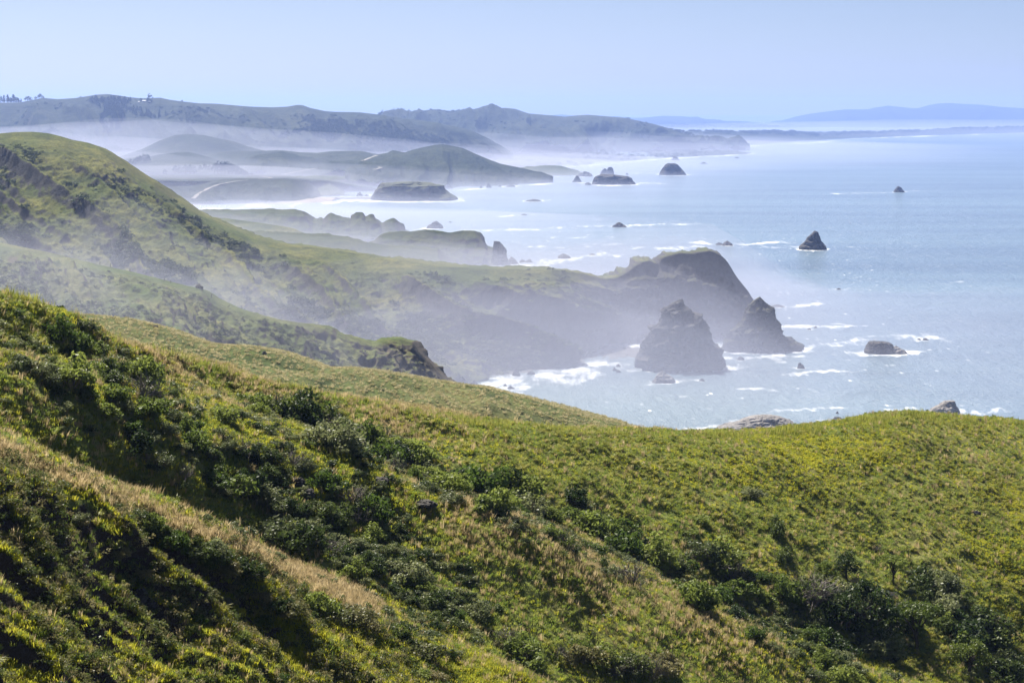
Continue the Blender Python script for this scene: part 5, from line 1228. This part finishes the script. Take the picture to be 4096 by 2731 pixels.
def bush_proto(seed, per=13, size=0.13, n=16):
    rs = np.random.default_rng(seed); d = rs.normal(0, 1, (n, 3)); d[:, 2] = np.abs(d[:, 2]); d /= np.linalg.norm(d, axis=1, keepdims=True)
    v, q = clump_leaves(d * rs.uniform(0.45, 0.85, (n, 1)) * [1, 1, 0.7], np.full(n, 0.36), per, size, rs)
    return raw_mesh('bush', v, q)
def scrub(name, o, n, seed, wf, pxr, size, mat, zs=(0.6, 0.95), pseed=1, label=None):
    Q, rs = hill_points(o, n, seed, wf, pxr); s = size[0] + (size[1] - size[0]) * rs.uniform(0, 1, n) ** 2.2
    Q[:, 2] -= 0.08 * s
    scatter(name, proto(name + '_bush', bush_proto(pseed), M[mat]), Q, np.stack([s, s, s * rs.uniform(*zs, n)], -1), rots(rs, n, 0.1), label)
def rib9(sx, A):
    bx = [c[0] for c in BIG]
    yc = np.interp(sx, [-700, 0, 700, 1300, 1900, 2400, 3090], [1240, 1250, 1270, 1270, 1240, 1280, 1290]); yf = np.interp(sx, [-700, 700, 1300, 1850, 2360, 2640, 3090], [980, 990, 1005, 1052, 1165, 1246, 1282])
    T = np.clip((yc - A[:, 1]) / (yc - yf), 0, 1)
    return ridged2((sx - 760 * T) / 270 + 0.35 * vn2(sx / 270 / 2, T * 3, 50), T * 0.35, 4, 45, 0.5), T
def w9(sx, sy, A, nz):
    g, T = rib9(sx, A)
    n = fbm2(A[:, 0] / 40, A[:, 1] / 40, 4, 91)
    return (0.05 + smooth(0.25, -0.5, g) + 0.5 * smooth(0.45, 0.9, T)) * (0.04 + smooth(-0.05, 0.45, n) * 1.6) * smooth(0.06, 0.3, T) * smooth(0.35, 0.6, nz) * smooth(2700, 2300, sx)
scrub('hill_scrub', L9, 6500, 401, w9, (-300, 2700), (0.9, 4.2), 'scrubleaf', pseed=1, label='dark scrub dotted over the big grassy hill')
scrub('hill_scrub', L9, 3600, 402, w9, (-300, 2700), (0.8, 2.6), 'leafdull', pseed=2, label='grey-green scrub dotted over the big grassy hill')
def w10(sx, sy, A, nz):
    n = fbm2(A[:, 0] / 24, A[:, 1] / 24, 4, 92)
    cy = np.interp(sx, [c[0] for c in L10c], [c[1] for c in L10c])
    return smooth(8, 90, sy - cy) * (0.10 + smooth(-0.1, 0.45, n) * 1.5) * smooth(0.3, 0.6, nz)
scrub('ridge_scrub', L10, 4200, 403, w10, (-200, 1800), (0.45, 2.0), 'leafdull', pseed=3, label='grey-green scrub covering the scrubby ridge')
scrub('ridge_scrub', L10, 1800, 404, w10, (-200, 1800), (0.5, 1.9), 'scrubleaf', pseed=4, label='dark scrub covering the scrubby ridge')
scrub('slope_scrub', L11, 260, 405, lambda sx, sy, A, nz: 0.05 + smooth(0.1, 0.5, fbm2(A[:, 0] / 14, A[:, 1] / 14, 3, 93)) * (1 + 2 * smooth(1700, 2200, sx)), (-200, 2600), (0.3, 1.1), 'leafdull', pseed=5, label='small bushes on the pale grass slope')
Q, r_ = hill_points(L11, 30000, 406, lambda sx, sy, A, nz: np.ones_like(sx), (-250, 2650)); s = r_.uniform(0.8, 1.6, len(Q))
M['gr_pale'] = leaf_material('pale_grass', (0.33, 0.30, 0.14), (0.55, 0.48, 0.28), 0.5, 0.5, 0.3)
scatter('pale_grass', proto('pale_grass_blade', tuft(6, 24, 0.36, 0.6, 0.03, 0.3, 0.3), M['gr_pale']), Q, np.stack([s, s, s], -1), rots(r_, len(Q)), 'pale grass of the third slope')
def w3(sx, sy, A, nz):
    n = fbm2(A[:, 0] / 260, A[:, 1] / 260, 4, 94)
    cy = np.interp(sx, [0, 430, 640, 1000, 1500, 1980], [411, 377, 391, 427, 458, 582])
    return smooth(6, 50, sy - cy) * (0.03 + smooth(0.05, 0.5, n)) * (0.15 + smooth(500, 800, sx) + 1.2 * smooth(900, 1100, sx) * smooth(1800, 1500, sx))
scrub('far_scrub', L3, 4600, 407, w3, (-200, 2000), (3, 11), 'farleaf', pseed=6, label='dark scrub on the slopes of the far ridge')
scrub('far_scrub', L2, 900, 408, lambda sx, sy, A, nz: 0.03 + smooth(0.0, 0.5, fbm2(A[:, 0] / 300, A[:, 1] / 300, 4, 95)), (1500, 2900), (3, 12), 'farleaf', pseed=7, label='dark scrub on the farthest green ridge')
# conifer wood in the fold of the far ridge
def wood_w(sx, sy, A, nz):
    return ((seg_dist(sx, sy, [(400, 392), (440, 400), (470, 430), (450, 470), (440, 495)], 1.0) < 42) & (sy > 402)).astype(float) + ((seg_dist(sx, sy, [(370, 405), (430, 395), (510, 398)], 1.2) < 16) & (sy > 402)) + 0.5 * (seg_dist(sx, sy, [(530, 445), (580, 462), (640, 462)], 1.4) < 22)
Q, r_ = hill_points(L3, 900, 409, wood_w, (300, 700)); s = r_.uniform(8, 15, len(Q))
cv, tv = tree_mesh(90, 'spire', 14, 0.06)
scatter('conifer_wood', proto('conifer', cv, M['farleaf']), Q, np.stack([s * 1.3, s * 1.3, s], -1), rots(r_, len(Q), 0.03), 'dark conifer wood in the fold of the far ridge')
# woods on the dunes and the misty flats
dn = bpy.data.objects['far_dunes']; fl = bpy.data.objects['far_shore_flat']
scrub('dune_wood', dn, 1500, 410, lambda sx, sy, A, nz: (0.2 + smooth(-0.2, 0.4, fbm2(A[:, 0] / 300, A[:, 1] / 300, 3, 96))) * (np.abs(sy - np.interp(sx, [2750, 3300, 3830, 4096], [526, 534, 514, 508])) < 12), (2600, 4300), (9, 26), 'farleaf', pseed=8, label='band of trees on the dunes below the far mountains')
scrub('shore_thicket', fl, 260, 411, lambda sx, sy, A, nz: 0.02 + smooth(0.1, 0.5, fbm2(A[:, 0] / 200, A[:, 1] / 200, 3, 97)), (2000, 3020), (6, 17), 'farleaf', pseed=9, label='mist-veiled thickets on the flat shore')
